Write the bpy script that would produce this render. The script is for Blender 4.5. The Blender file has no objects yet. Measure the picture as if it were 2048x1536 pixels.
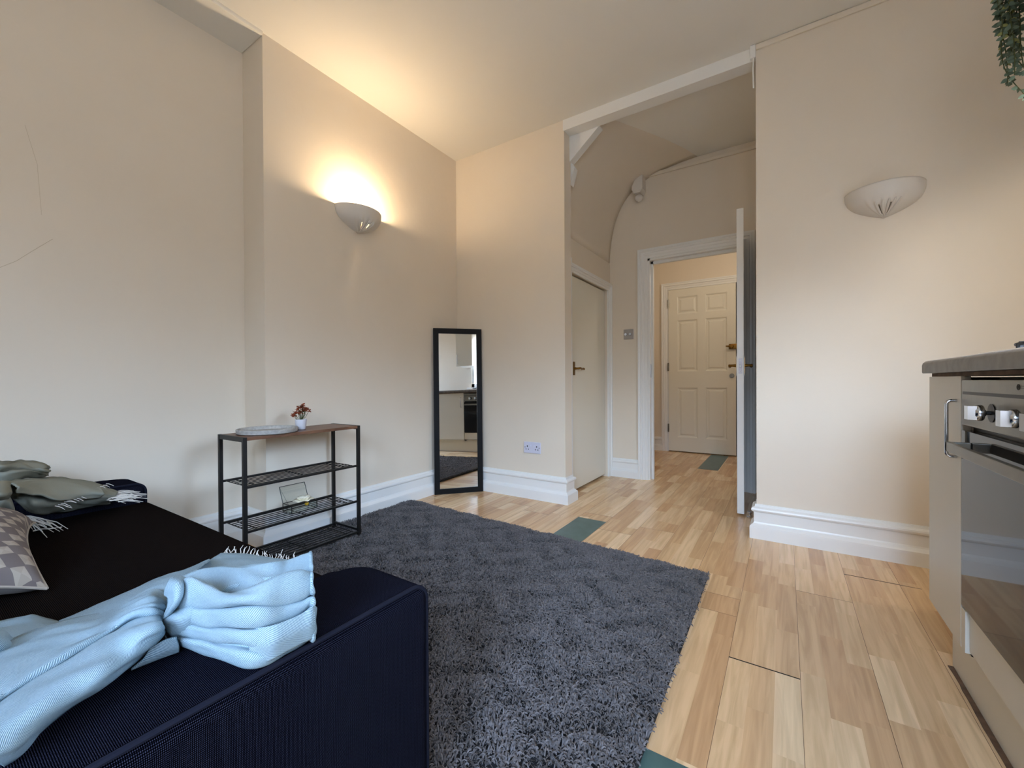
import bpy, bmesh, math, random
import numpy as np
from mathutils import Vector, Matrix
random.seed(7); rng = np.random.default_rng(7)
PI = math.pi
SC = bpy.context.scene
COL = SC.collection

# ------------------------------------------------------------------ camera
FPX, YAW, PITCH, ROLL, CAMH = 837.7, 0.577476, -0.00582220, -0.0054260, 0.90
f_ = Vector((-math.sin(YAW)*math.cos(PITCH), math.cos(YAW)*math.cos(PITCH), math.sin(PITCH)))
r0_ = Vector((math.cos(YAW), math.sin(YAW), 0)); u0_ = r0_.cross(f_)
r_ = r0_*math.cos(ROLL)+u0_*math.sin(ROLL); u_ = -r0_*math.sin(ROLL)+u0_*math.cos(ROLL)
cam = bpy.data.cameras.new('camera'); camo = bpy.data.objects.new('camera', cam); COL.objects.link(camo)
cam.sensor_width = 36; cam.lens = FPX/2048*36; cam.clip_start = 0.02
mw = Matrix(((r_.x, u_.x, -f_.x, 0), (r_.y, u_.y, -f_.y, 0), (r_.z, u_.z, -f_.z, CAMH), (0, 0, 0, 1)))
camo.matrix_world = mw; SC.camera = camo

def at(px, py, z=None, D=None):
    """world point for an image position of the surveyed photo, at height z or at depth D"""
    d = f_+r_*((px-1024)/FPX)-u_*((py-768)/FPX)
    t = D if D is not None else (z-CAMH)/d.z
    return Vector((0, 0, CAMH))+d*t

# ------------------------------------------------------------------ materials
def srgb(c):
    return tuple((x/12.92 if x <= .04045 else ((x+.055)/1.055)**2.4) for x in c)
def mat(name, col, rough=.5, metal=0, spec=.5, bump=None, var=None, coat=0, sheen=0):
    """bump=(kind, scale, strength, dist); var=(scale, amount) mottles the colour"""
    m = bpy.data.materials.new(name); m.use_nodes = True
    nt = m.node_tree; b = nt.nodes['Principled BSDF']
    c = srgb(col)
    b.inputs['Base Color'].default_value = (*c, 1); b.inputs['Roughness'].default_value = rough
    b.inputs['Metallic'].default_value = metal; b.inputs['Specular IOR Level'].default_value = spec
    b.inputs['Coat Weight'].default_value = coat; b.inputs['Sheen Weight'].default_value = sheen
    tc = nt.nodes.new('ShaderNodeTexCoord')
    if var:
        n = nt.nodes.new('ShaderNodeTexNoise'); n.inputs['Scale'].default_value = var[0]; n.inputs['Detail'].default_value = 5
        nt.links.new(tc.outputs['Object'], n.inputs['Vector'])
        r = nt.nodes.new('ShaderNodeValToRGB')
        a = var[1]
        r.color_ramp.elements[0].position = .3; r.color_ramp.elements[1].position = .7
        r.color_ramp.elements[0].color = (*[max(0, x*(1-a)) for x in c], 1); r.color_ramp.elements[1].color = (*[min(1, x*(1+a)) for x in c], 1)
        nt.links.new(n.outputs['Fac'], r.inputs['Fac']); nt.links.new(r.outputs['Color'], b.inputs['Base Color'])
    if bump:
        n = nt.nodes.new('ShaderNodeTexNoise'); n.inputs['Scale'].default_value = bump[0]; n.inputs['Detail'].default_value = 4
        nt.links.new(tc.outputs['Object'], n.inputs['Vector'])
        bp = nt.nodes.new('ShaderNodeBump'); bp.inputs['Strength'].default_value = bump[1]; bp.inputs['Distance'].default_value = bump[2]
        nt.links.new(n.outputs['Fac'], bp.inputs['Height']); nt.links.new(bp.outputs['Normal'], b.inputs['Normal'])
    return m
M = {}
M['wall'] = mat('cream_wall_paint', (.870, .827, .762), .55, bump=(14, .25, .006), var=(3, .015))
M['ceil'] = mat('ceiling_paint', (.885, .874, .845), .8, bump=(10, .2, .005))
M['trim'] = mat('white_gloss_paint', (.90, .90, .89), .32, bump=(30, .15, .002))
M['door'] = mat('door_paint', (.87, .855, .80), .35, bump=(20, .1, .002))
M['black'] = mat('black_metal', (.035, .032, .03), .45, bump=(200, .1, .0005))
M['frame'] = mat('black_mirror_frame', (.02, .02, .026), .5, 0, .2)
M['brass'] = mat('aged_brass', (.50, .37, .17), .32, 1)
M['chrome'] = mat('polished_chrome', (.78, .80, .83), .14, 1)
M['steel'] = mat('brushed_steel', (.52, .51, .48), .33, 1, bump=(90, .1, .001), var=(12, .12))
M['oven_dark'] = mat('dark_slot', (.02, .02, .02), .4)
M['plastic'] = mat('white_switch_plastic', (.80, .80, .86), .35)
M['plate_grey'] = mat('silver_switch_plate', (.66, .64, .62), .35, .5)
M['hole'] = mat('socket_hole', (.05, .05, .06), .7)
M['plaster'] = mat('painted_plaster', (.84, .82, .79), .6, bump=(40, .2, .002))
M['cab'] = mat('cabinet_cream_laminate', (.82, .805, .765), .38, bump=(8, .05, .002))
M['worktop'] = mat('grey_stone_worktop', (.43, .42, .41), .45, var=(28, .3))
M['hobpaint'] = mat('hob_enamel', (.88, .84, .78), .25)
M['edge'] = mat('dark_box_edge', (.22, .22, .21), .35, .8)
M['iron'] = mat('cast_iron', (.05, .05, .06), .55)
M['stain'] = mat('bare_wood_strip', (.40, .31, .24), .8, var=(30, .4))
M['joint'] = mat('board_joint', (.35, .24, .16), .8)
M['gap'] = mat('board_gap', (.12, .09, .07), .9)
M['green'] = mat('green_painted_board', (.285, .395, .385), .33, var=(18, .14))
M['concrete'] = mat('terrazzo_tray', (.64, .63, .61), .7, bump=(60, .3, .001), var=(70, .18))
M['pot'] = mat('white_ceramic', (.85, .85, .88), .35)
M['petal'] = mat('rust_petal', (.52, .24, .12), .8, var=(60, .25))
M['stem'] = mat('stem_green', (.27, .30, .15), .8)
M['silk'] = mat('ivory_petal', (.92, .89, .80), .7)
M['yolk'] = mat('yellow_centre', (.85, .66, .15), .7)
M['leaf'] = mat('eucalyptus_leaf', (.36, .43, .36), .65, var=(25, .25))
M['leafy'] = mat('pale_leaf', (.55, .56, .33), .65)
M['hook'] = mat('brown_hook', (.33, .16, .09), .5)
M['fringe'] = mat('fringe_yarn', (.80, .78, .75), .9)
M['dark_floor'] = mat('dark_mat', (.16, .13, .12), .9)
M['crack'] = mat('filled_crack', (.74, .68, .58), .8)

def node_mat(name):
    m = bpy.data.materials.new(name); m.use_nodes = True
    nt = m.node_tree
    return m, nt, nt.nodes['Principled BSDF'], nt.nodes.new, nt.links.new
# wood of the laminate: colour per stave (face attribute) with long grain
m, nt, b, N, L = node_mat('beech_laminate'); M['floor'] = m
at_ = N('ShaderNodeAttribute'); at_.attribute_name = 'tone'
tc = N('ShaderNodeTexCoord'); mp = N('ShaderNodeMapping'); mp.inputs['Scale'].default_value = (38, 2.2, 1)
L(tc.outputs['Object'], mp.inputs['Vector'])
ad = N('ShaderNodeVectorMath'); ad.operation = 'ADD'; L(mp.outputs['Vector'], ad.inputs[0]); 
cmb = N('ShaderNodeCombineXYZ'); mu = N('ShaderNodeMath'); mu.operation = 'MULTIPLY'; mu.inputs[1].default_value = 57
L(at_.outputs['Fac'], mu.inputs[0]); L(mu.outputs[0], cmb.inputs[1]); L(mu.outputs[0], cmb.inputs[2]); L(cmb.outputs[0], ad.inputs[1])
nz = N('ShaderNodeTexNoise'); nz.inputs['Scale'].default_value = 1.2; nz.inputs['Detail'].default_value = 7; nz.inputs['Distortion'].default_value = .8
L(ad.outputs[0], nz.inputs['Vector'])
r1 = N('ShaderNodeValToRGB'); E_ = r1.color_ramp.elements
E_[0].position = 0; E_[0].color = (*srgb((.765, .61, .45)), 1); E_[1].position = 1; E_[1].color = (*srgb((.93, .82, .665)), 1)
e = r1.color_ramp.elements.new(.3); e.color = (*srgb((.82, .67, .505)), 1)
e = r1.color_ramp.elements.new(.65); e.color = (*srgb((.87, .74, .575)), 1)
L(at_.outputs['Fac'], r1.inputs['Fac'])
r2 = N('ShaderNodeValToRGB'); r2.color_ramp.elements[0].position = .35; r2.color_ramp.elements[0].color = (.83, .80, .76, 1)
r2.color_ramp.elements[1].position = .62; r2.color_ramp.elements[1].color = (1.04, 1.04, 1.04, 1)
L(nz.outputs['Fac'], r2.inputs['Fac'])
mx = N('ShaderNodeMix'); mx.data_type = 'RGBA'; mx.blend_type = 'MULTIPLY'; mx.inputs['Factor'].default_value = 1
L(r1.outputs['Color'], mx.inputs[6]); L(r2.outputs['Color'], mx.inputs[7]); L(mx.outputs[2], b.inputs['Base Color'])
b.inputs['Roughness'].default_value = .27; b.inputs['Specular IOR Level'].default_value = .45
bp = N('ShaderNodeBump'); bp.inputs['Strength'].default_value = .06; bp.inputs['Distance'].default_value = .001
L(nz.outputs['Fac'], bp.inputs['Height']); L(bp.outputs['Normal'], b.inputs['Normal'])

# woven sofa cloth: fine rows of little stitches from object coordinates
def weave(name, dark, light, su, sv, bumpd, uv=True, rough=.9, tilt=0, rp=(.15, .95)):
    m, nt, b, N, L = node_mat(name)
    tc = N('ShaderNodeTexCoord'); mp = N('ShaderNodeMapping'); mp.inputs['Rotation'].default_value = (0, 0, tilt)
    L(tc.outputs['UV'], mp.inputs['Vector'])
    w1 = N('ShaderNodeTexWave'); w1.bands_direction = 'X'; w1.inputs['Scale'].default_value = su; w1.inputs['Distortion'].default_value = .4
    w2 = N('ShaderNodeTexWave'); w2.bands_direction = 'Y'; w2.inputs['Scale'].default_value = sv; w2.inputs['Distortion'].default_value = .4
    L(mp.outputs[0], w1.inputs['Vector']); L(mp.outputs[0], w2.inputs['Vector'])
    mu = N('ShaderNodeMath'); mu.operation = 'MULTIPLY'
    L(w1.outputs['Fac'], mu.inputs[0]); L(w2.outputs['Fac'], mu.inputs[1])
    src = mu.outputs[0]
    if sv == 0: src = w1.outputs['Fac']
    nz = N('ShaderNodeTexNoise'); nz.inputs['Scale'].default_value = 300; L(tc.outputs['UV'], nz.inputs['Vector'])
    ad = N('ShaderNodeMath'); ad.operation = 'MULTIPLY_ADD'; ad.inputs[1].default_value = .35; L(nz.outputs['Fac'], ad.inputs[0]); L(src, ad.inputs[2])
    r = N('ShaderNodeValToRGB'); r.color_ramp.elements[0].color = (*srgb(dark), 1); r.color_ramp.elements[1].color = (*srgb(light), 1)
    r.color_ramp.elements[0].position = rp[0]; r.color_ramp.elements[1].position = rp[1]
    L(ad.outputs[0], r.inputs['Fac']); L(r.outputs['Color'], b.inputs['Base Color'])
    bp = N('ShaderNodeBump'); bp.inputs['Strength'].default_value = .8; bp.inputs['Distance'].default_value = bumpd
    L(ad.outputs[0], bp.inputs['Height']); L(bp.outputs['Normal'], b.inputs['Normal'])
    b.inputs['Roughness'].default_value = rough; b.inputs['Specular IOR Level'].default_value = 0.0
    b.inputs['Sheen Weight'].default_value = 0; b.inputs['Sheen Roughness'].default_value = .5
    return m
M['sofa'] = weave('sofa_weave', (.004, .004, .014), (.20, .205, .265), 165, 135, .0006, rp=(.30, .95))
M['seatcloth'] = weave('sofa_seat_weave', (.02, .016, .015), (.17, .145, .135), 120, 120, .0005)
M['piping'] = mat('sofa_piping', (.105, .11, .15), .9, spec=.05)
M['throw'] = weave('throw_twill', (.34, .44, .51), (.65, .735, .775), 190, 0, .0003, tilt=.9)
M['throw2'] = weave('throw_twill_sage', (.48, .49, .45), (.60, .60, .55), 190, 0, .0003, tilt=.9)

# rug yarn with tone per blade
m, nt, b, N, L = node_mat('rug_yarn'); M['rug'] = m
a1 = N('ShaderNodeAttribute'); a1.attribute_name = 'tone'
r1 = N('ShaderNodeValToRGB'); r1.color_ramp.elements[0].color = (*srgb((.255, .247, .25)), 1); r1.color_ramp.elements[1].color = (*srgb((.465, .45, .455)), 1)
L(a1.outputs['Fac'], r1.inputs['Fac']); L(r1.outputs['Color'], b.inputs['Base Color'])
b.inputs['Roughness'].default_value = .85; b.inputs['Specular IOR Level'].default_value = .15; b.inputs['Sheen Weight'].default_value = .15
M['rugbase'] = mat('rug_backing', (.14, .14, .15), .95)

# walnut-look board
m, nt, b, N, L = node_mat('walnut_board'); M['walnut'] = m
tc = N('ShaderNodeTexCoord'); mp = N('ShaderNodeMapping'); mp.inputs['Scale'].default_value = (30, 3, 3); L(tc.outputs['Object'], mp.inputs['Vector'])
nz = N('ShaderNodeTexNoise'); nz.inputs['Scale'].default_value = 1.6; nz.inputs['Detail'].default_value = 6; nz.inputs['Distortion'].default_value = 1.2; L(mp.outputs[0], nz.inputs['Vector'])
r1 = N('ShaderNodeValToRGB'); r1.color_ramp.elements[0].position = .3; r1.color_ramp.elements[0].color = (*srgb((.30, .19, .13)), 1); r1.color_ramp.elements[1].position = .7; r1.color_ramp.elements[1].color = (*srgb((.50, .35, .26)), 1)
L(nz.outputs['Fac'], r1.inputs['Fac']); L(r1.outputs['Color'], b.inputs['Base Color']); b.inputs['Roughness'].default_value = .4

# cushion cloth: taupe with pale diamonds
m, nt, b, N, L = node_mat('diamond_cushion_cloth'); M['cushion'] = m
tc = N('ShaderNodeTexCoord'); mp = N('ShaderNodeMapping'); mp.inputs['Scale'].default_value = (7.2, 7.2, 7.2); mp.inputs['Rotation'].default_value = (0, 0, .35)
L(tc.outputs['UV'], mp.inputs['Vector'])
vo = N('ShaderNodeTexVoronoi'); vo.distance = 'MANHATTAN'; vo.inputs['Scale'].default_value = 1.5; vo.inputs['Randomness'].default_value = .0
L(mp.outputs[0], vo.inputs['Vector'])
ck = N('ShaderNodeTexChecker'); ck.inputs['Scale'].default_value = 1.5; L(mp.outputs[0], ck.inputs['Vector'])
ml = N('ShaderNodeMath'); ml.operation = 'LESS_THAN'; ml.inputs[1].default_value = .43; L(vo.outputs['Distance'], ml.inputs[0])
mx = N('ShaderNodeMix'); mx.data_type = 'RGBA'; mx.inputs[6].default_value = (*srgb((.44, .405, .395)), 1); mx.inputs[7].default_value = (*srgb((.64, .60, .55)), 1)
L(ml.outputs[0], mx.inputs['Factor'])
mx2 = N('ShaderNodeMix'); mx2.data_type = 'RGBA'; mx2.blend_type = 'MULTIPLY'; mx2.inputs[6].default_value = (1, 1, 1, 1)
mm = N('ShaderNodeMath'); mm.operation = 'MULTIPLY'; mm.inputs[1].default_value = .25; L(ck.outputs['Fac'], mm.inputs[0]); L(mm.outputs[0], mx2.inputs['Factor'])
L(mx.outputs[2], mx2.inputs[6]); mx2.inputs[7].default_value = (.55, .52, .52, 1); L(mx2.outputs[2], b.inputs['Base Color']); b.inputs['Roughness'].default_value = .9
b.inputs['Specular IOR Level'].default_value = .15
M['cushback'] = mat('cushion_back_cloth', (.50, .47, .45), .9)

# glass: window panes and trinket box
def glass(name, tint=(1, 1, 1), rough=0.0):
    m = bpy.data.materials.new(name); m.use_nodes = True; nt = m.node_tree
    nt.nodes.clear(); N = nt.nodes.new; L = nt.links.new
    o = N('ShaderNodeOutputMaterial'); t = N('ShaderNodeBsdfTransparent'); t.inputs[0].default_value = (*tint, 1)
    g = N('ShaderNodeBsdfGlossy'); g.inputs['Roughness'].default_value = rough; lw = N('ShaderNodeLayerWeight'); lw.inputs['Blend'].default_value = .5
    pw = N('ShaderNodeMath'); pw.operation = 'POWER'; pw.inputs[1].default_value = 4; L(lw.outputs['Facing'], pw.inputs[0])
    fr = N('ShaderNodeMath'); fr.operation = 'MULTIPLY_ADD'; fr.inputs[1].default_value = .6; fr.inputs[2].default_value = .045; L(pw.outputs[0], fr.inputs[0])
    mx = N('ShaderNodeMixShader'); L(fr.outputs[0], mx.inputs[0]); L(t.outputs[0], mx.inputs[1]); L(g.outputs[0], mx.inputs[2]); L(mx.outputs[0], o.inputs[0])
    return m
M['glass'] = glass('clear_glass', (.96, .98, .97))
m, nt, b, N, L = node_mat('mirror_silver'); M['mirror'] = m
b.inputs['Base Color'].default_value = (.9, .92, .92, 1); b.inputs['Metallic'].default_value = 1; b.inputs['Roughness'].default_value = .005
m, nt, b, N, L = node_mat('dark_oven_glass'); M['ovenglass'] = m
b.inputs['Base Color'].default_value = (.022, .022, .022, 1); b.inputs['Roughness'].default_value = .04; b.inputs['Specular IOR Level'].default_value = .3; b.inputs['IOR'].default_value = 1.5
m = bpy.data.materials.new('lit_bulb'); m.use_nodes = True; b = m.node_tree.nodes['Principled BSDF']; M['bulb'] = m
b.inputs['Emission Color'].default_value = (1, .78, .48, 1); b.inputs['Emission Strength'].default_value = 60
b.inputs['Base Color'].default_value = (1, .9, .8, 1)

# ------------------------------------------------------------------ object helpers
def link(name, me, m=None, parent=None, smooth=False):
    o = bpy.data.objects.new(name, me); COL.objects.link(o)
    if m is not None:
        for k in (m if isinstance(m, (list, tuple)) else [m]): me.materials.append(k)
    if smooth:
        me.polygons.foreach_set('use_smooth', [True]*len(me.polygons))
    if parent is not None: o.parent = parent; o.matrix_parent_inverse = parent.matrix_world.inverted()
    return o
def tag(o, label=None, cat=None, group=None, kind=None):
    if label: o['label'] = label
    if cat: o['category'] = cat
    if group: o['group'] = group
    if kind: o['kind'] = kind
    return o
def thing(name, label, cat, loc=(0, 0, 0), group=None):
    o = bpy.data.objects.new(name, None); COL.objects.link(o); o.empty_display_size = .05
    o.matrix_world = Matrix.Translation(loc)
    return tag(o, label, cat, group)
class MB:
    """collects shapes in world space, then links them as ONE mesh"""
    def __init__(s): s.b = bmesh.new()
    def box(s, x0, x1, y0, y1, z0, z1, bev=0, seg=2):
        t = bmesh.new(); bmesh.ops.create_cube(t, size=1)
        bmesh.ops.scale(t, vec=(abs(x1-x0), abs(y1-y0), abs(z1-z0)), verts=t.verts)
        bmesh.ops.translate(t, vec=((x0+x1)/2, (y0+y1)/2, (z0+z1)/2), verts=t.verts)
        if bev: bmesh.ops.bevel(t, geom=t.edges[:], offset=bev, segments=seg, affect='EDGES', profile=.6)
        s._add(t); return s
    def _add(s, t, mx=None):
        if mx is not None: t.transform(mx)
        me = bpy.data.meshes.new('t'); t.to_mesh(me); t.free(); s.b.from_mesh(me); bpy.data.meshes.remove(me)
    def tube(s, pts, r, n=8, caps=True):
        """tube along points; r number or list"""
        pts = [Vector(p) for p in pts]; k = len(pts); rs = r if isinstance(r, (list, tuple)) else [r]*k
        rings = []; up = Vector((0, 0, 1)); prev = None
        for i, p in enumerate(pts):
            t = (pts[min(i+1, k-1)]-pts[max(i-1, 0)]).normalized()
            a = prev if prev is not None else (up if abs(t.z) < .9 else Vector((1, 0, 0)))
            a = (a-t*a.dot(t))
            if a.length < 1e-6: a = t.orthogonal()
            a.normalize(); c = t.cross(a); prev = a
            rings.append([s.b.verts.new(p+(a*math.cos(q)+c*math.sin(q))*rs[i]) for q in [2*PI*j/n for j in range(n)]])
        for i in range(k-1):
            for j in range(n):
                s.b.faces.new((rings[i][j], rings[i][(j+1) % n], rings[i+1][(j+1) % n], rings[i+1][j]))
        if caps:
            s.b.faces.new(rings[0][::-1]); s.b.faces.new(rings[-1])
        return s
    def prism(s, poly, axis, a, c):
        """polygon in the plane normal to axis ('x','y','z'), extruded a..c"""
        def P(u, v, w): return {'x': (w, u, v), 'y': (u, w, v), 'z': (u, v, w)}[axis]
        A = [s.b.verts.new(P(u, v, a)) for u, v in poly]; B = [s.b.verts.new(P(u, v, c)) for u, v in poly]
        n = len(poly); s.b.faces.new(A[::-1]); s.b.faces.new(B)
        for i in range(n): s.b.faces.new((A[i], A[(i+1) % n], B[(i+1) % n], B[i]))
        return s
    def lathe(s, prof, loc, n=32, axis=None):
        """profile [(r,z)] revolved round z, put at loc (and turned by matrix axis)"""
        t = bmesh.new(); rings = []
        for r, z in prof:
            if r < 1e-6: rings.append([t.verts.new((0, 0, z))])
            else: rings.append([t.verts.new((r*math.cos(2*PI*j/n), r*math.sin(2*PI*j/n), z)) for j in range(n)])
        for a, c in zip(rings, rings[1:]):
            if len(a) == 1 and len(c) == 1: continue
            for j in range(n):
                k = (j+1) % n
                if len(a) == 1: t.faces.new((a[0], c[k], c[j]))
                elif len(c) == 1: t.faces.new((a[j], a[k], c[0]))
                else: t.faces.new((a[j], a[k], c[k], c[j]))
        mx = Matrix.Translation(loc)
        if axis is not None: mx = mx @ axis
        s._add(t, mx); return s
    def ball(s, loc, r, sc=(1, 1, 1), seg=12):
        t = bmesh.new(); bmesh.ops.create_uvsphere(t, u_segments=seg, v_segments=max(6, seg//2), radius=r)
        s._add(t, Matrix.Translation(loc) @ Matrix.Diagonal((*sc, 1))); return s
    def build(s, name, m, parent=None, smooth=False, recalc=True):
        if recalc: bmesh.ops.recalc_face_normals(s.b, faces=s.b.faces[:])
        me = bpy.data.meshes.new(name); s.b.to_mesh(me); s.b.free()
        o = link(name, me, m, parent, smooth)
        if smooth:
            try: me.set_sharp_from_angle(angle=math.radians(40))
            except Exception: pass
        return o
RX = lambda a: Matrix.Rotation(a, 4, 'X')
RY = lambda a: Matrix.Rotation(a, 4, 'Y')
RZ = lambda a: Matrix.Rotation(a, 4, 'Z')
def struct(o): o['kind'] = 'structure'; return o

# ------------------------------------------------------------------ the room
CZ = 2.81; XL = -2.61; XC = -2.385; YS = 2.79; YR = 2.775; XK = 1.0; YB = -1.9; YD = 3.86; YE = 5.60
def wallbox(name, *a, m='wall'):
    return struct(MB().box(*a).build(name, M[m]))
# floor: boards three staves wide
def build_floor():
    seams = [-2.7]
    base = [-2.49, -2.30, -2.11, -1.91, -1.72, -1.53, -1.34, -1.148, -.955, -.75, -.547, -.347, -.154, .038, .228, .42, .61, .80, .99, 1.1]
    seams += base
    bm = bmesh.new(); lay = bm.faces.layers.float.new('tone')
    jm = []
    y0, y1 = YB-.1, 5.72
    ends = {-.154: [1.521, .25, 2.82, 4.1], .038: [2.16, .88, 3.4], .228: [2.46, 1.2, 3.7]}
    for i in range(len(seams)-1):
        a, c = seams[i], seams[i+1]
        rr = random.Random(i*31+5)
        es = ends.get(a) or [y0+rr.random()*1.28+1.28*k for k in range(7)]
        es = sorted([e for e in es if y0 < e < y1]); bounds = [y0]+es+[y1]
        for e in es: jm.append(('e', a, c, e))
        jm.append(('s', a, None, None))
        for j in range(len(bounds)-1):
            for s in range(3):
                xa, xb = a+(c-a)*s/3, a+(c-a)*(s+1)/3
                y = bounds[j]
                first = True
                while y < bounds[j+1]-1e-4:
                    ln = rr.uniform(.25, .60)*(rr.uniform(.3, 1) if first else 1); first = False
                    ye = min(y+ln, bounds[j+1])
                    if bounds[j+1]-ye < .06: ye = bounds[j+1]
                    f = bm.faces.new([bm.verts.new(p) for p in ((xa, y, 0), (xb, y, 0), (xb, ye, 0), (xa, ye, 0))])
                    f[lay] = min(1, max(0, rr.gauss(.55, .21))); y = ye
    me = bpy.data.meshes.new('floor'); bm.to_mesh(me); bm.free()
    fo = struct(link('floor', me, M['floor']))
    g = MB()
    for k, a, c, e in jm:
        if k == 's': g.box(a-.0005, a+.0005, y0, y1, -.001, .0003)
        else: g.box(a, c, e-.0006, e+.0006, -.001, .0003)
    g.build('board_joint', M['joint'], fo)
    g = MB().box(-.154, .037, 1.519, 1.5235, -.001, .0005).box(.228, .49, 2.455, 2.458, -.001, .0005)
    g.build('open_joint', M['gap'], fo)
    g = MB()
    g.box(-1.148, -.957, 1.6, 2.56, 0, .0007).build('green_board', M['green'], fo)
    MB().box(-.75, -.56, 4.615, 5.56, 0, .0007).build('green_board', M['green'], fo)
    MB().box(-.347, -.154, -.3, 1.032, 0, .0007).build('green_board', M['green'], fo)
    MB().box(-2.7, 1.15, y0, y1, -.06, -.002).build('subfloor', M['gap'], fo)
    return fo
build_floor()
# shell
co = MB().box(XC, XK+.1, YB-.1, YS+.1, CZ, CZ+.1)
co.box(XL-.1, XC+.012, YB-.1, 1.185, CZ-.018, CZ+.1, bev=.008).box(XL-.1, XC, 1.185, YS+.1, CZ, CZ+.1)
struct(co.build('ceiling', M['ceil'], smooth=False))
wallbox('wall_left', XL-.1, XL, YB-.1, 1.185, -.06, CZ)
wallbox('wall_left', XL-.1, XC, 1.185, YS, -.06, CZ)
w = MB().box(XL-.1, -1.352, YS, YS+.11, -.06, CZ+.02)
struct(w.build('wall_far', M['wall']))
w = MB().box(-.137, XK+.1, YR, YR+.11, -.06, CZ+.02)
struct(w.build('wall_far', M['wall']))
# wall behind the kitchen, with its window opening (y .75-1.5, z 1.02-1.42)
def holed(name, axis, a0, a1, u0, u1, z0, z1, holes, m='wall'):
    """wall slab normal to axis between a0..a1, spanning u0..u1; rectangular holes (ua,ub,za,zb)"""
    g = MB()
    us = sorted({u0, u1, *[h[0] for h in holes], *[h[1] for h in holes]})
    for ua, ub in zip(us, us[1:]):
        cuts = sorted([(h[2], h[3]) for h in holes if h[0] <= ua+1e-6 and h[1] >= ub-1e-6])
        z = z0
        for za, zb in cuts+[(z1, z1)]:
            if za > z+1e-6:
                if axis == 'x': g.box(a0, a1, ua, ub, z, za)
                else: g.box(ua, ub, a0, a1, z, za)
            z = zb
    return struct(g.build(name, M[m]))
KW = (.74, 1.55, 1.02, 1.95); SW = (-1.60, -.95, .90, 2.25)
holed('wall_right', 'x', XK, XK+.1, YB-.1, YR+.1, -.06, CZ+.02, [KW, SW])
BW = (-.25, .85, .70, 2.55)
holed('wall_back', 'y', YB-.1, YB, XL-.1, XK+.1, -.06, CZ+.02, [BW])
# hall beyond the opening
wallbox('wall_hall_left', -1.62, -1.40, 3.80, YD+.1, -.06, 2.80)
w = MB().box(-1.62, -1.40, YS+.11, 3.80, 1.76, 3.0).box(-1.62, -1.40, YS+.11, 2.985, -.06, 1.76).box(-1.62, -1.5, 2.985, 3.80, -.06, 1.76)
struct(w.build('wall_hall_left', M['wall']))
holed('wall_hall_far', 'y', YD, YD+.12, -1.62, .10, -.06, 3.0, [(-1.04, -.282, -.06, 2.005)])
wallbox('wall_hall_right', -.137+.01, .02, YR+.11, YD, -.06, 3.0)
struct(MB().box(-1.62, .05, YS+.11, YD+.12, CZ-.005, 3.02).build('ceiling_hall', M['ceil']))
# vestibule
wallbox('wall_entry_left', -1.66, -1.56, YD+.12, YE+.1, -.06, 2.9)
wallbox('wall_entry_right', .02, .12, YD+.12, YE+.1, -.06, 2.9)
holed('wall_entry_far', 'y', YE, YE+.1, -1.66, .12, -.06, 2.9, [(-1.25, -.475, -.06, 2.06)])
struct(MB().box(-1.66, .12, YD+.12, YE+.1, 2.6, 2.7).build('ceiling_entry', M['ceil']))
struct(MB().box(-1.3, -.4, YE+.1, YE+.15, -.06, 2.1).build('wall_entry_back', M['wall']))

# the curved plaster soffit over the hall (underside of stairs)
def soffit():
    def bez(p, n):
        out = []
        for i in range(n+1):
            t = i/n; q = [Vector(x) for x in p]
            while len(q) > 1: q = [q[k].lerp(q[k+1], t) for k in range(len(q)-1)]
            out.append(q[0])
        return out
    A = bez([(-1.402, 2.86, 2.02), (-1.402, 2.86, 2.60), (-1.37, 2.92, 2.74), (-1.03, 2.94, CZ+.01)], 24)
    B = bez([(-1.402, YD+.01, 2.02), (-1.39, YD+.01, 2.42), (-1.27, YD+.01, 2.74), (-1.05, YD+.01, 2.80), (-.40, YD+.01, CZ+.01)], 24)
    bm = bmesh.new(); n = 14; rows = []
    for i in range(25):
        rows.append([bm.verts.new(A[i].lerp(B[i], j/n)) for j in range(n+1)])
    for i in range(24):
        for j in range(n):
            bm.faces.new((rows[i][j], rows[i+1][j], rows[i+1][j+1], rows[i][j+1]))
    me = bpy.data.meshes.new('soffit'); bm.to_mesh(me); bm.free()
    o = struct(link('ceiling_soffit', me, M['wall'], smooth=True))
    md = o.modifiers.new('s', 'SOLIDIFY'); md.thickness = .01; md.offset = 0
soffit()
# timber lintel with gusset brackets
g = MB().box(-1.36, -.150, YS-.004, YS+.09, CZ-.077, CZ+.005, bev=.003)
struct(g.build('trim_1', M['trim']))
g = MB().prism([(-1.36, CZ-.07), (-1.115, CZ-.07), (-1.36, CZ-.27)], 'y', YS+.092, YS+.16)
g.prism([(-1.36, CZ-.24), (-1.325, CZ-.30), (-1.36, CZ-.42)], 'y', YS+.12, YS+.18)
struct(g.build('trim_2', M['trim']))
g = MB().box(-.165, -.137, YS-.03, YS+.012, CZ-.075, CZ-.001, bev=.003).tube([(-.148, YS-.022, CZ-.07), (-.150, YS-.018, CZ-.15), (-.148, YS-.014, CZ-.24)], .004, 8)
struct(g.build('trim_3', M['trim']))
struct(MB().box(-.137, XK, YR-.012, YR, CZ-.032, CZ-.003, bev=.003).build('trim_4', M['wall']))
struct(MB().box(-1.03, -.128, YD-.02, YD, 2.735, 2.765, bev=.004).build('trim_5', M['wall']))
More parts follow.
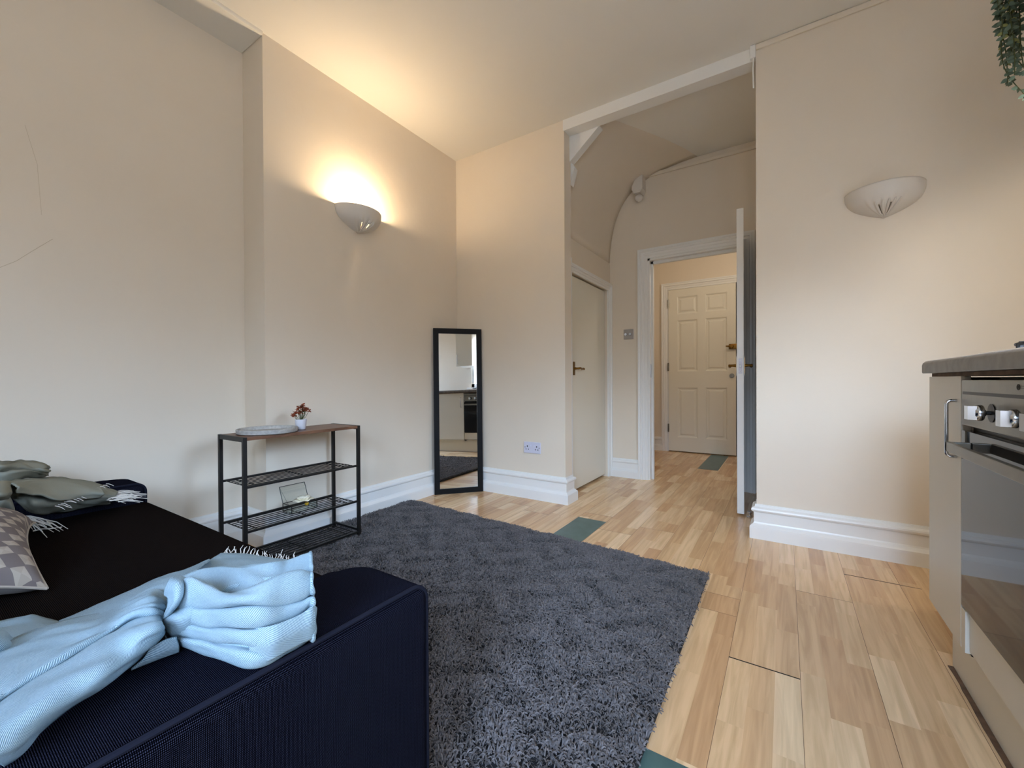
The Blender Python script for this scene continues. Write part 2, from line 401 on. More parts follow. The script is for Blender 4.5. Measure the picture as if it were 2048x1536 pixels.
# corbel hanging on the hall wall
cx_, cy_ = -1.10, YD-.05
cb = thing('wall_corbel', 'small white timber corbel with a round end high on hall wall', 'corbel', (cx_, YD, 2.62))
g = MB().prism([(cx_-.05, 2.645), (cx_+.012, 2.76), (cx_+.045, 2.765), (cx_+.045, 2.61), (cx_+.025, 2.578), (cx_-.03, 2.578), (cx_-.05, 2.61)], 'y', YD-.11, YD)
g.build('corbel_block', M['plaster'], cb)
MB().ball((cx_, YD-.06, 2.548), .036, (1, 1, .9), 16).build('corbel_knob', M['plaster'], cb, smooth=True)

# skirting boards: profile swept with mitred corners
SKP = [(0, .192), (.007, .192), (.009, .178), (.016, .176), (.024, .170), (.026, .162), (.023, .154), (.014, .148), (.013, .092), (.016, .084), (.026, .076), (.033, .068), (.034, .058), (.034, 0), (0, 0)]
def skirting(name, path, side, g0=None, g1=None, sc=1.0):
    """path of xy; side=+1 board stands to the left of the path; g0/g1 ghost neighbours for mitres"""
    n = len(path); P = [Vector((*p, 0)) for p in path]
    dirs = []
    full = ([Vector((*g0, 0))] if g0 else [])+P+([Vector((*g1, 0))] if g1 else [])
    off = 1 if g0 else 0
    def nrm(a, c):
        d = (c-a).normalized(); return Vector((-d.y, d.x, 0))*side
    for i in range(n):
        k = i+off; ns = []
        if k > 0: ns.append(nrm(full[k-1], full[k]))
        if k < len(full)-1: ns.append(nrm(full[k], full[k+1]))
        m_ = ns[0] if len(ns) == 1 else (ns[0]+ns[1]); m_ = m_/m_.length
        m_ = m_/max(.3, m_.dot(ns[0])); dirs.append(m_)
    bm = bmesh.new(); rings = [[bm.verts.new(P[i]+dirs[i]*o_*sc+Vector((0, 0, z*sc))) for o_, z in SKP] for i in range(n)]
    m_ = len(SKP)
    for i in range(n-1):
        for j in range(m_): bm.faces.new((rings[i][j], rings[i][(j+1) % m_], rings[i+1][(j+1) % m_], rings[i+1][j]))
    bm.faces.new(rings[0]); bm.faces.new(rings[-1][::-1])
    bmesh.ops.recalc_face_normals(bm, faces=bm.faces[:])
    me = bpy.data.meshes.new(name); bm.to_mesh(me); bm.free()
    return struct(link(name, me, M['trim']))
skirting('baseboard_left', [(XL, YB), (XL, 1.185), (XC, 1.185), (XC, YS)], -1, g1=(-1.5, YS))
skirting('baseboard_far', [(XC, YS), (-1.352, YS), (-1.352, YS+.11), (-1.40, YS+.11)], -1, g0=(XC, 2))
skirting('baseboard_far', [(-.137, YR+.11), (-.137, YR), (XK, YR)], -1)
skirting('baseboard_hall', [(-1.40, YD), (-1.125, YD)], -1, sc=.9)
skirting('baseboard_entry', [(-1.56, YE), (-1.315, YE)], -1, sc=.9)
skirting('baseboard_right', [(XK, YR), (XK, 1.90)], -1)

# architraves (door casings)
ARP = [(0, 0), (0, .014), (.022, .016), (.026, .020), (.045, .022), (.05, .030), (.062, .030), (.066, .026), (.074, .030), (.085, .030), (.085, 0)]
def architrave(name, a0, a1, zt, face, out, axis='y', parent=None, sw=1.0):
    """opening a0..a1 up to zt on the wall plane at `face`, standing proud toward out (+1/-1)"""
    nodes = [(a0, 0, -1, 0), (a0, zt, -1, 1), (a1, zt, 1, 1), (a1, 0, 1, 0)]
    bm = bmesh.new(); rings = []
    for a, z, da, dz in nodes:
        ring = []
        for u, t in ARP:
            p = (a+da*u*sw, face+out*t, z+dz*u*sw)
            if axis == 'x': p = (p[1], p[0], p[2])
            ring.append(bm.verts.new(p))
        rings.append(ring)
    m_ = len(ARP)
    for i in range(3):
        for j in range(m_): bm.faces.new((rings[i][j], rings[i][(j+1) % m_], rings[i+1][(j+1) % m_], rings[i+1][j]))
    bm.faces.new(rings[0]); bm.faces.new(rings[-1][::-1]); bmesh.ops.recalc_face_normals(bm, faces=bm.faces[:])
    me = bpy.data.meshes.new(name); bm.to_mesh(me); bm.free(); return link(name, me, M['trim'], parent)

def handle_lever(parent, base, out, along, m, plate=True, L_=.105):
    """curled lever handle; base on the door face, out = unit vector from face, along = direction of lever"""
    b_, o_, a_ = Vector(base), Vector(out), Vector(along)
    g = MB()
    if plate:
        up = Vector((0, 0, 1)); c = b_+o_*.003
        corners = []
        t = bmesh.new(); bmesh.ops.create_cube(t, size=1)
        mx = Matrix.Translation(c) @ Matrix(((a_.x, o_.x, 0, 0), (a_.y, o_.y, 0, 0), (a_.z, o_.z, 1, 0), (0, 0, 0, 1))) @ Matrix.Diagonal((.030, .006, .108, 1))
        bmesh.ops.bevel(t, geom=t.edges[:], offset=.06, segments=2, affect='EDGES'); g._add(t, mx)
    g.tube([b_+o_*.004, b_+o_*.03], [.011, .008], 12)
    pts = [b_+o_*.028, b_+o_*.044+a_*.004, b_+o_*.046+a_*.03+Vector((0, 0, .004)), b_+o_*.044+a_*.06+Vector((0, 0, -.006)), b_+o_*.044+a_*.085+Vector((0, 0, .001)), b_+o_*.046+a_*L_+Vector((0, 0, -.004))]
    g.tube(pts, [.008, .009, .0075, .009, .007, .009], 10)
    return g.build('door_handle', m, parent, smooth=True)

# ---- doorway with its open leaf
fr = struct(architrave('door_1', -1.04, -.282, 2.005, YD, -1))
g = MB().box(-1.055, -1.022, YD-.002, YD+.12, 0, 2.02).box(-.30, -.267, YD-.002, YD+.12, 0, 2.02).box(-1.055, -.267, YD-.002, YD+.12, 1.987, 2.02)
g.box(-1.03, -1.003, YD+.042, YD+.075, 0, 1.99).box(-.32, -.293, YD+.042, YD+.075, 0, 1.99).box(-1.03, -.29, YD+.042, YD+.075, 1.962, 1.99)
g.build('door_jamb', M['trim'], fr)
MB().box(-1.0215, -1.0195, YD+.01, YD+.035, .93, 1.05).build('strike_plate', M['chrome'], fr)
leaf = struct(MB().box(-.320, -.278, 3.155, 3.845, .012, 2.04, bev=.003).build('door_2', M['trim']))
handle_lever(leaf, (-.320, 3.215, 1.0), (-1, 0, 0), (0, 1, 0), M['brass'])
handle_lever(leaf, (-.278, 3.215, 1.0), (1, 0, 0), (0, 1, 0), M['brass'])
MB().box(-.3235, -.3205, 3.175, 3.25, .93, 1.06, bev=.001).box(-.2775, -.2745, 3.175, 3.25, .93, 1.06, bev=.001).build('lock_plate', M['trim'], leaf)
MB().box(-.310, -.288, 3.153, 3.156, .945, 1.045).build('latch_plate', M['plastic'], leaf)
MB().box(-.304, -.295, 3.147, 3.156, .985, 1.005, bev=.001).tube([(-.299, 3.1525, 1.033), (-.299, 3.156, 1.033)], .004, 8).tube([(-.299, 3.1525, .957), (-.299, 3.156, .957)], .004, 8).build('latch_bolt', M['steel'], leaf)
pv = Vector((-.299, 3.845, 0)); leaf.matrix_world = Matrix.Translation(pv) @ RZ(.0745) @ Matrix.Translation(-pv)
ds = thing('door_stop', 'small chrome door stop on floor behind the open door edge', 'door stop', (-.195, 3.14, 0))
MB().lathe([(0, 0), (.016, 0), (.017, .006), (.010, .012), (.010, .026), (.014, .030), (.014, .038), (0, .040)], (-.195, 3.14, .001), 16).build('stop_body', M['chrome'], ds, smooth=True)

# ---- cupboard door under the stairs
cd = struct(MB().box(-1.455, -1.425, 2.99, 3.792, .022, 1.745, bev=.002).build('door_3', M['door']))
handle_lever(cd, (-1.425, 3.10, 1.003), (1, 0, 0), (0, 1, 0), M['brass'], L_=.10)
a = struct(architrave('trim_6', 2.985, 3.797, 1.752, -1.402, 1, 'x', sw=.75))
struct(MB().box(-1.412, -1.385, YS+.112, 2.99, 0, 1.86).build('trim_7', M['trim']))
MB().box(-1.402, -1.394, YS+.112, YD, 1.825, 2.0).build('over_door_panel', M['wall'], a)

# ---- front door: six moulded panels
def panel_door():
    x0, x1, z0, z1 = -1.243, -.483, .012, 2.050; yf = YE-.03
    root = struct(MB().box(x0, x1, yf+.012, yf+.044, z0, z1).build('door_4', M['door']))
    xs = [(x0+.105, x0+.345), (x0+.43, x0+.67)]; zs = [(.185, .815), (1.015, 1.66), (1.735, 1.955)]
    g = MB()
    # stiles and rails proud of the slab
    for a, c in ((x0, xs[0][0]), (xs[0][1], xs[1][0]), (xs[1][1], x1)): g.box(a, c, yf, yf+.013, z0, z1)
    for xa, xb in xs:
        for a, c in ((z0, zs[0][0]), (zs[0][1], zs[1][0]), (zs[1][1], zs[2][0]), (zs[2][1], z1)): g.box(xa, xb, yf, yf+.013, a, c)
    g.build('rails_and_stiles', M['door'], root)
    for xa, xb in xs:
        for za, zb in zs:
            bm = bmesh.new(); rings = []
            for ins, dep in ((0, 0), (.010, .004), (.016, .011), (.030, .011), (.048, .003), (.052, .003)):
                rings.append([bm.verts.new(p) for p in ((xa+ins, yf+dep, za+ins), (xb-ins, yf+dep, za+ins), (xb-ins, yf+dep, zb-ins), (xa+ins, yf+dep, zb-ins))])
            for a, c in zip(rings, rings[1:]):
                for j in range(4): bm.faces.new((a[j], a[(j+1) % 4], c[(j+1) % 4], c[j]))
            bm.faces.new(rings[-1]); me = bpy.data.meshes.new('door_panel'); bm.to_mesh(me); bm.free(); link('door_panel', me, M['door'], root)
    for z in (1.88, 1.075, .30):
        MB().box(x0-.012, x0+.006, yf-.006, yf+.004, z-.05, z+.05, bev=.001).tube([(x0-.003, yf-.006, z-.052), (x0-.003, yf-.006, z+.052)], .006, 8).build('hinge', M['steel'], root)
    lz = 1.30; lx = -.525
    g = MB().box(lx-.03, lx+.06, yf-.03, yf, lz-.032, lz+.03, bev=.008).tube([(lx+.0, yf-.03, lz), (lx, yf-.05, lz)], [.022, .018], 16).tube([(lx-.01, yf-.045, lz), (lx-.06, yf-.05, lz+.004)], [.012, .006], 10)
    g.build('night_latch', M['brass'], root, smooth=True)
    MB().tube([(-.525, yf, .955), (-.525, yf-.012, .955)], [.027, .024], 20).box(-.530, -.520, yf-.018, yf-.011, .945, .965).build('lock_escutcheon', M['steel'], root, smooth=True)
    architrave('door_casing', x0-.004, x1+.008, 2.056, YE, -1, parent=root)
panel_door()
hk = thing('wall_hook', 'small reddish brown knob hook on wall beside the front door', 'hook', (-1.436, YE, 1.93))
MB().tube([(-1.436, YE, 1.93), (-1.436, YE-.03, 1.93)], .006, 8).ball((-1.436, YE-.035, 1.93), .018).build('hook_knob', M['hook'], hk, smooth=True)

# ---- windows that let the daylight in
def window(name, axis, face, u0, u1, z0, z1, nu, nz, inward, depth=.1, bar=.018):
    """frame with glazing bars set in the opening; the frame has real depth"""
    def B(g, ua, ub, za, zb, d0, d1, bev=0):
        a, c = sorted((face-inward*d0, face-inward*d1))
        if axis == 'y': g.box(ua, ub, a, c, za, zb, bev=bev)
        else: g.box(a, c, ua, ub, za, zb, bev=bev)
    g = MB()
    for ua, ub, za, zb in ((u0, u0+.05, z0, z1), (u1-.05, u1, z0, z1), (u0, u1, z0, z0+.06), (u0, u1, z1-.05, z1)): B(g, ua, ub, za, zb, .02, .09)
    for i in range(1, nu):
        u = u0+(u1-u0)*i/nu; B(g, u-bar, u+bar, z0, z1, .035, .08)
    for j in range(1, nz):
        z = z0+(z1-z0)*j/nz; B(g, u0, u1, z-bar, z+bar, .035, .08)
    root = struct(g.build(name, M['trim']))
    g = MB(); B(g, u0-.06, u1+.06, z0-.03, z0, -.05, .09, .003); g.build('window_sill', M['trim'], root)
    g = MB(); B(g, u0+.04, u1-.04, z0+.05, z1-.04, .055, .059); g.build('window_pane', M['glass'], root)
    return root
window('window_1', 'y', YB, *BW, 2, 2, 1)
window('window_2', 'x', XK, *KW, 2, 1, -1)
window('window_3', 'x', XK, *SW, 2, 2, -1)

# ------------------------------------------------------------------ wall lamps
def sconce(root, face_mat, lit, W=.165, Dp=.135, Hh=.14):
    """half-bowl uplighter in local coords: wall is the plane n=0, bowl bulges to +n; u along the wall"""
    nu, nv = 64, 22
    bm = bmesh.new(); rows = []
    slit = {}
    for i in range(nv+1):
        t = i/nv                      # 0 rim .. 1 bottom
        k = 1-t**2.9
        zz = -Hh*t
        row = []
        for j in range(nu+1):
            a = PI*j/nu
            rr = 1.0
            # gathered relief of folds on the lower front
            a_d = math.degrees(a); bump_ = 0
            if t > .42 and 62 < a_d < 132:
                w_ = min(1, (t-.42)/.2)
                bump_ = .006*w_*(.5+.5*math.cos((a_d-97)/11*2*PI/1.25))
            uu = -math.cos(a)*W*k; nn = math.sin(a)**1.15*Dp*k**.85
            n_out = Vector((-math.cos(a), math.sin(a), -.4)).normalized()
            p = Vector((uu, nn, zz))+n_out*bump_
            if p.y < 0: p.y = 0
            row.append(bm.verts.new(p))
        rows.append(row)
    for i in range(nv):
        for j in range(nu):
            a_d = 180*(j+.5)/nu; t = (i+.5)/nv
            if .70 < t < .93 and (abs(a_d-84) < 2.0 or abs(a_d-109) < 2.0): continue
            bm.faces.new((rows[i][j], rows[i+1][j], rows[i+1][j+1], rows[i][j+1]))
    bmesh.ops.remove_doubles(bm, verts=bm.verts[:], dist=.0003)
    bmesh.ops.recalc_face_normals(bm, faces=bm.faces[:])
    me = bpy.data.meshes.new('plaster_shade'); bm.to_mesh(me); bm.free()
    o = bpy.data.objects.new('plaster_shade', me); COL.objects.link(o); me.materials.append(M['plaster'])
    me.polygons.foreach_set('use_smooth', [True]*len(me.polygons)); o.parent = root
    md = o.modifiers.new('s', 'SOLIDIFY'); md.thickness = .005; md.offset = 0
    # tassel ribs
    g = MB()
    for a_d, l in ((70, .045), (79, .055), (90, .06), (101, .055), (115, .05)):
        a = math.radians(a_d); pts = []
        for q in range(6):
            t = .58+q*.066; k = 1-t**2.9; zz = -Hh*t
            pts.append(Vector((-math.cos(a)*(W*k+.003)+(.02-.004*q)*(-.2), math.sin(a)**1.15*(Dp*k**.85+.006), zz-.003)))
        g.tube(pts, [.003, .005, .0055, .0055, .005, .003], 8)
    o2 = g.build('tassel_rib', M['plaster'], None, smooth=True); o2.parent = root
    if lit:
        g = MB().ball((0, .105, -.034), .016, (1, 1, 1.5), 16); o3 = g.build('bulb', M['bulb'], None, smooth=True); o3.parent = root
    g = MB().tube([(0, .07, -.09), (0, .07, -.05)], .014, 12).box(-.02, .02, 0, .075, -.10, -.085); o4 = g.build('lamp_holder', M['plaster'], None); o4.parent = root
    return root
s1 = thing('wall_lamp', 'lit half-bowl plaster uplighter on the left chimney wall', 'wall lamp', (0, 0, 0), 'half-bowl plaster wall lamps')
sconce(s1, None, True)
s1.matrix_world = Matrix.Translation((XC, 1.785, 2.035)) @ RZ(-PI/2)
s2 = thing('wall_lamp', 'unlit white half-bowl uplighter on the right wall', 'wall lamp', (0, 0, 0), 'half-bowl plaster wall lamps')
sconce(s2, None, False, W=.152)
s2.matrix_world = Matrix.Translation((.415, YR, 1.848)) @ RZ(PI)

# ------------------------------------------------------------------ switches and sockets
dsock = thing('wall_socket', 'white double power socket low on the far wall beside the mirror', 'socket', (-1.615, YS, .39))
zc = .390; xa, xb = -1.705, -1.558
MB().box(xa, xb, YS-.010, YS, zc-.043, zc+.043, bev=.003).build('socket_plate', M['plastic'], dsock)
pins = []
for c in (xa+.032, xb-.032):
    pins.append((c-.004, c+.004, zc+.004, zc+.015))
    for q in (-.011, .011): pins.append((c+q-.0035, c+q+.0035, zc-.017, zc-.010))
for c in (xa+.012, xb-.010): pins.append((c-.0028, c+.0028, zc-.002, zc+.005))
for p_ in pins: MB().box(p_[0], p_[1], YS-.0108, YS-.009, p_[2], p_[3]).build('pin_hole', M['hole'], dsock)
for c in (xa+.060, xb-.060): MB().box(c-.006, c+.006, YS-.0145, YS-.009, zc+.006, zc+.026, bev=.002).build('rocker_switch', M['plastic'], dsock)
dim = thing('light_switch', 'silver double dimmer switch on hall wall beside door casing', 'light switch', (-1.21, YD, 1.33))
MB().box(-1.262, -1.170, YD-.007, YD, 1.287, 1.379, bev=.002).build('switch_plate', M['plate_grey'], dim)
for c in (-1.240, -1.198):
    MB().tube([(c, YD-.007, 1.333), (c, YD-.022, 1.333)], [.013, .0115], 20).build('dimmer_knob', M['chrome'], dim, smooth=True)
# filled crack lines on the alcove wall
ck_ = bpy.data.objects['wall_left']
MB().tube([(XL, .22, 1.33), (XL, .287, 1.364), (XL, .33, 1.40), (XL, .367, 1.444), (XL, .431, 1.517)], .0007, 6).tube([(XL, .357, 1.963), (XL, .39, 1.814), (XL, .40, 1.609)], .0005, 6).build('filled_crack', M['crack'], ck_)

# ------------------------------------------------------------------ leaning mirror
def mirror():
    BL = Vector((-2.338, 2.452, .0)); BR = Vector((-2.0775, 2.7455, .0))
    ax = (BR-BL); W = ax.length; ax.normalize(); n = Vector((ax.y, -ax.x, 0))   # towards the room
    lean = .030; Hh = 1.335
    up = (Vector((0, 0, 1))*math.cos(lean)-n*math.sin(lean)).normalized(); nn = ax.cross(up); 
    if nn.dot(n) < 0: nn = -nn
    root = thing('floor_mirror', 'tall narrow black-framed mirror leaning in the room corner', 'mirror', BL)
    def P(u, v, d): return BL+ax*u+up*v+nn*(d-.016)
    def slab(u0, u1, v0, v1, d0, d1, bev=0):
        t = bmesh.new(); bmesh.ops.create_cube(t, size=1)
        mx = Matrix.Translation(P((u0+u1)/2, (v0+v1)/2, (d0+d1)/2)) @ Matrix(((ax.x, nn.x, up.x, 0), (ax.y, nn.y, up.y, 0), (ax.z, nn.z, up.z, 0), (0, 0, 0, 1))) @ Matrix.Diagonal((u1-u0, d1-d0, v1-v0, 1))
        return t, mx
    f = .042; g = MB()
    for a in ((0, f, 0, Hh), (W-f, W, 0, Hh), (f, W-f, 0, f), (f, W-f, Hh-f, Hh)):
        g._add(*slab(*a, 0, .018))
    g.build('mirror_frame', M['frame'], root)
    g = MB(); g._add(*slab(f-.004, W-f+.004, f-.004, Hh-f+.004, .004, .010)); g.build('mirror_glass', M['mirror'], root)
mirror()

# ------------------------------------------------------------------ metal rack
def rack():
    x0, x1, y0, y1, H = -2.325, -2.068, .928, 1.556, .650
    root = thing('shelf_rack', 'black metal rack with brown wooden top standing by left wall', 'shelf rack', (x0, y0, 0))
    t = .017
    for x in (x0, x1-t):
        for y in (y0, y1-t): MB().box(x, x+t, y, y+t, .012, H, bev=.0015).tube([(x+t/2, y+t/2, .004), (x+t/2, y+t/2, .014)], .007, 8).build('leg', M['black'], root)
    for y in (y0, y1-t):
        MB().box(x0+t, x1-t, y+.002, y+t-.002, H-.022, H).build('top_rail', M['black'], root)
        MB().box(x0+t, x1-t, y+.003, y+t-.003, .040, .052).build('foot_rail', M['black'], root)
    MB().box(x0+.002, x1-.002, y0+t, y1-t, H-.016, H-.001, bev=.0015).build('wooden_top', M['walnut'], root)
    for z in (.418, .212, .034):
        g = MB()
        for x in (x0+t/2, x1-t/2): g.box(x-.006, x+.006, y0+t, y1-t, z-.005, z+.005)
        n = 7
        for i in range(1, n+1):
            x = x0+t/2+(x1-x0-t)*i/(n+1); g.tube([(x, y0+.03, z+.001), (x, y1-.03, z+.001)], .0022, 6)
        for y in (y0+.07, (y0+y1)/2, y1-.07): g.tube([(x0+t/2, y, z-.002), (x1-t/2, y, z-.002)], .0026, 6)
        for y in (y0+.03, y1-.03): g.tube([(x0+t/2, y, z-.001), (x1-t/2, y, z-.001)], .0026, 6)
        g.build('wire_shelf', M['black'], root)
rack()
# round tray
tr = thing('round_tray', 'round grey speckled tray on the wooden rack top', 'tray', (-2.165, 1.09, .65))
g = MB().lathe([(0, .004), (.110, .004), (.124, .006), (.129, .022), (.134, .0235), (.137, .021), (.135, .004), (.130, 0), (0, 0)], (-2.19, 1.098, .6495), 64)
g.build('tray_dish', M['concrete'], tr, smooth=True)
# potted dried flower
fp = thing('flower_pot', 'tiny white pot of rust orange dried flowers on rack top', 'flower pot', (-2.19, 1.272, .65))
c0 = Vector((-2.185, 1.268, .6495))
MB().lathe([(0, 0), (.021, 0), (.024, .003), (.029, .050), (.030, .054), (.027, .054), (.026, .044), (0, .042)], c0, 32).build('pot', M['pot'], fp, smooth=True)
rr = random.Random(4); heads = []
for i in range(15):
    a = rr.uniform(0, 2*PI); s = rr.uniform(.006, .034)
    heads.append(c0+Vector((math.cos(a)*s*.6, -.040+i*.0058+rr.uniform(-.006, .006), .090+rr.uniform(-.004, .034) if i > 1 else .078)))
heads += [c0+Vector((.0, .012, .128)), c0+Vector((.005, -.004, .122)), c0+Vector((0, .03, .105))]
g = MB()
for h in heads: g.tube([c0+Vector((0, 0, .042)), c0.lerp(h, .6)+Vector((0, 0, .008)), h], .0011, 5)
g.build('flower_stem', M['stem'], fp)
g = MB()
for h in heads:
    for k in range(6):
        a = k*PI/3+rr.random(); d = Vector((math.cos(a), math.sin(a), rr.uniform(-.5, 1.1))).normalized(); s = d.cross(Vector((0, 0, 1))).normalized()
        l = rr.uniform(.014, .021); w_ = .0088
        vs = [g.b.verts.new(p) for p in (h, h+d*l*.5+s*w_, h+d*l+Vector((0, 0, -.003)), h+d*l*.5-s*w_)]
        vt = [g.b.verts.new(v.co+Vector((0, 0, .0012))) for v in vs]
        g.b.faces.new(vs[::-1]); g.b.faces.new(vt)
        for q in range(4): g.b.faces.new((vs[q], vs[(q+1) % 4], vt[(q+1) % 4], vt[q]))
g.build('blossom', M['petal'], fp)
# glass trinket box with open lid and a silk flower
gb = thing('glass_box', 'clear glass trinket box with raised lid on the wire shelf', 'glass box', (-2.2, 1.27, .22))
bx0, bx1, by0, by1, bz = -2.235, -2.150, 1.195, 1.335, .2165
def pane(g, pts, t=.0016):
    a = [Vector(p) for p in pts]; n = (a[1]-a[0]).cross(a[2]-a[0]).normalized()*t
    A = [g.b.verts.new(p) for p in a]; B_ = [g.b.verts.new(p+n) for p in a]
    g.b.faces.new(A[::-1]); g.b.faces.new(B_)
    for i in range(4): g.b.faces.new((A[i], A[(i+1) % 4], B_[(i+1) % 4], B_[i]))
g = MB(); h_ = .042
C4 = [(bx0, by0), (bx1, by0), (bx1, by1), (bx0, by1)]
for i in range(4):
    (a1_, b1_), (a2_, b2_) = C4[i], C4[(i+1) % 4]
    pane(g, [(a1_, b1_, bz), (a2_, b2_, bz), (a2_, b2_, bz+h_), (a1_, b1_, bz+h_)])
pane(g, [(x, y, bz) for x, y in C4]); g.build('glass_panel', M['glass'], gb)
lt = [(bx0, by0, bz+h_), (bx0, by1, bz+h_), (bx0-.035, by1, bz+h_+.082), (bx0-.035, by0, bz+h_+.082)]
g = MB(); pane(g, lt); g.build('glass_lid', M['glass'], gb)
g = MB()
for i in range(4):
    (a1_, b1_), (a2_, b2_) = C4[i], C4[(i+1) % 4]
    g.tube([(a1_, b1_, bz), (a2_, b2_, bz)], .0022, 6).tube([(a1_, b1_, bz+h_), (a2_, b2_, bz+h_)], .0020, 6).tube([(a1_, b1_, bz), (a1_, b1_, bz+h_)], .0024, 6)
    g.tube([lt[i], lt[(i+1) % 4]], .0018, 6)
g.tube([(bx1-.03, by0, bz+h_), lt[3]], .0006, 5)
g.build('metal_edge', M['edge'], gb)
sf = thing('silk_flower', 'ivory silk flower with yellow centre inside the glass box', 'flower', (-2.19, 1.28, .22))
g = MB(); fc = Vector((-2.19, 1.282, bz+.035))
for ring, (n_, l, el) in enumerate(((7, .058, .35), (6, .050, .8), (4, .036, 1.25))):
    for k in range(n_):
        a = 2*PI*k/n_+ring*.5; d = Vector((math.cos(a)*math.cos(el)*.8, math.sin(a)*math.cos(el), math.sin(el))); s = Vector((-math.sin(a), math.cos(a), 0))
        grid = []
        for i in range(5):
            t = i/4; w_ = l*.55*math.sin(PI*(.12+.8*t)); c = fc+d*l*t+Vector((0, 0, -.010*t*t+.006*math.sin(t*3)))
            grid.append([g.b.verts.new(c+s*w_*q+Vector((0, 0, .005*abs(q)))) for q in (-1, -.4, .4, 1)])
        for i in range(4):
            for q in range(3): g.b.faces.new((grid[i][q], grid[i+1][q], grid[i+1][q+1], grid[i][q+1]))
o = g.build('flower_petals', M['silk'], sf, smooth=True); md = o.modifiers.new('s', 'SOLIDIFY'); md.thickness = .0008
MB().ball(fc+Vector((.024, .004, -.004)), .011).ball(fc+Vector((0, 0, .014)), .009).build('flower_centre', M['yolk'], sf, smooth=True)

# ------------------------------------------------------------------ rug
def rug():
    A = np.array([(-2.335, 2.195), (-.295, 2.068), (-.275, -.55), (-2.335, -.55)])
    root = thing('shaggy_rug', 'dark grey shaggy rug lying between sofa, rack and far wall', 'rug', (-1.3, 1, 0))
    MB().prism([tuple(p) for p in A*.999], 'z', .0009, .012).build('rug_backing', M['rugbase'], root)
    # pile: curved ribbons, denser where the camera sees them large
    n0 = 170000
    u = rng.random(n0); v = rng.random(n0)**1.35
    top = A[0]+(A[1]-A[0])*u[:, None]; bot = A[3]+(A[2]-A[3])*u[:, None]
    P = top+(bot-top)*(v*.80)[:, None]
    # wobbly edge
    keep = ~((P[:, 0] < -.95) & (P[:, 1] < .50))
    P = P[keep]; n = len(P)
    clump = np.sin(P[:, 0]*31+np.sin(P[:, 1]*23)*2)+np.sin(P[:, 1]*37+np.sin(P[:, 0]*19)*2)
    ang = rng.random(n)*2*PI; ang = np.where(rng.random(n) < .45, clump*1.3+rng.normal(0, .5, n), ang)
    ln = rng.uniform(.010, .021, n); wd = rng.uniform(.0014, .0023, n)
    bend = rng.uniform(-.9, .9, n); lift = rng.uniform(.011, .017, n)*(1+.10*clump)
    lift = np.where((P[:, 0] < -2.05) & (P[:, 1] > .90) & (P[:, 1] < 1.57), lift*.35, lift)
    K = 4
    V = np.zeros((n, K, 2, 3), np.float32)
    x = P[:, 0].copy(); y = P[:, 1].copy(); z0 = rng.uniform(.006, .014, n)
    for k in range(K):
        t = k/(K-1); a = ang+bend*t
        if k: x = x+np.cos(a)*ln/(K-1); y = y+np.sin(a)*ln/(K-1)
        z = z0+lift*np.sin(PI*(.08+.62*t))
        w_ = wd*(1-.35*t); sx, sy = -np.sin(a)*w_, np.cos(a)*w_
        V[:, k, 0] = np.stack((x-sx, y-sy, z), 1); V[:, k, 1] = np.stack((x+sx, y+sy, z+wd*.8), 1)
    xmin = -2.342
    V[..., 0] = np.maximum(V[..., 0], xmin)
    V = V.reshape(-1, 3); b0 = np.arange(n)*K*2
    F = []
    for k in range(K-1):
        F.append(np.stack((b0+2*k, b0+2*k+1, b0+2*k+3, b0+2*k+2), 1))
    F = np.stack(F, 1).reshape(-1, 4)
    me = bpy.data.meshes.new('rug_pile'); me.vertices.add(len(V)); me.vertices.foreach_set('co', V.ravel())
    me.loops.add(F.size); me.loops.foreach_set('vertex_index', F.ravel().astype(np.int32))
    me.polygons.add(len(F)); me.polygons.foreach_set('loop_start', np.arange(0, F.size, 4, dtype=np.int32))
    me.polygons.foreach_set('use_smooth', np.ones(len(F), bool))
    at2 = me.attributes.new('tone', 'FLOAT', 'FACE')
    tone = np.clip(rng.normal(.55, .15, n)+.05*clump, 0, 1); at2.data.foreach_set('value', np.repeat(tone, K-1).astype(np.float32))
    me.update(); me.validate()
    o = link('rug_pile', me, M['rug'], root); o['kind'] = 'stuff'
rug()

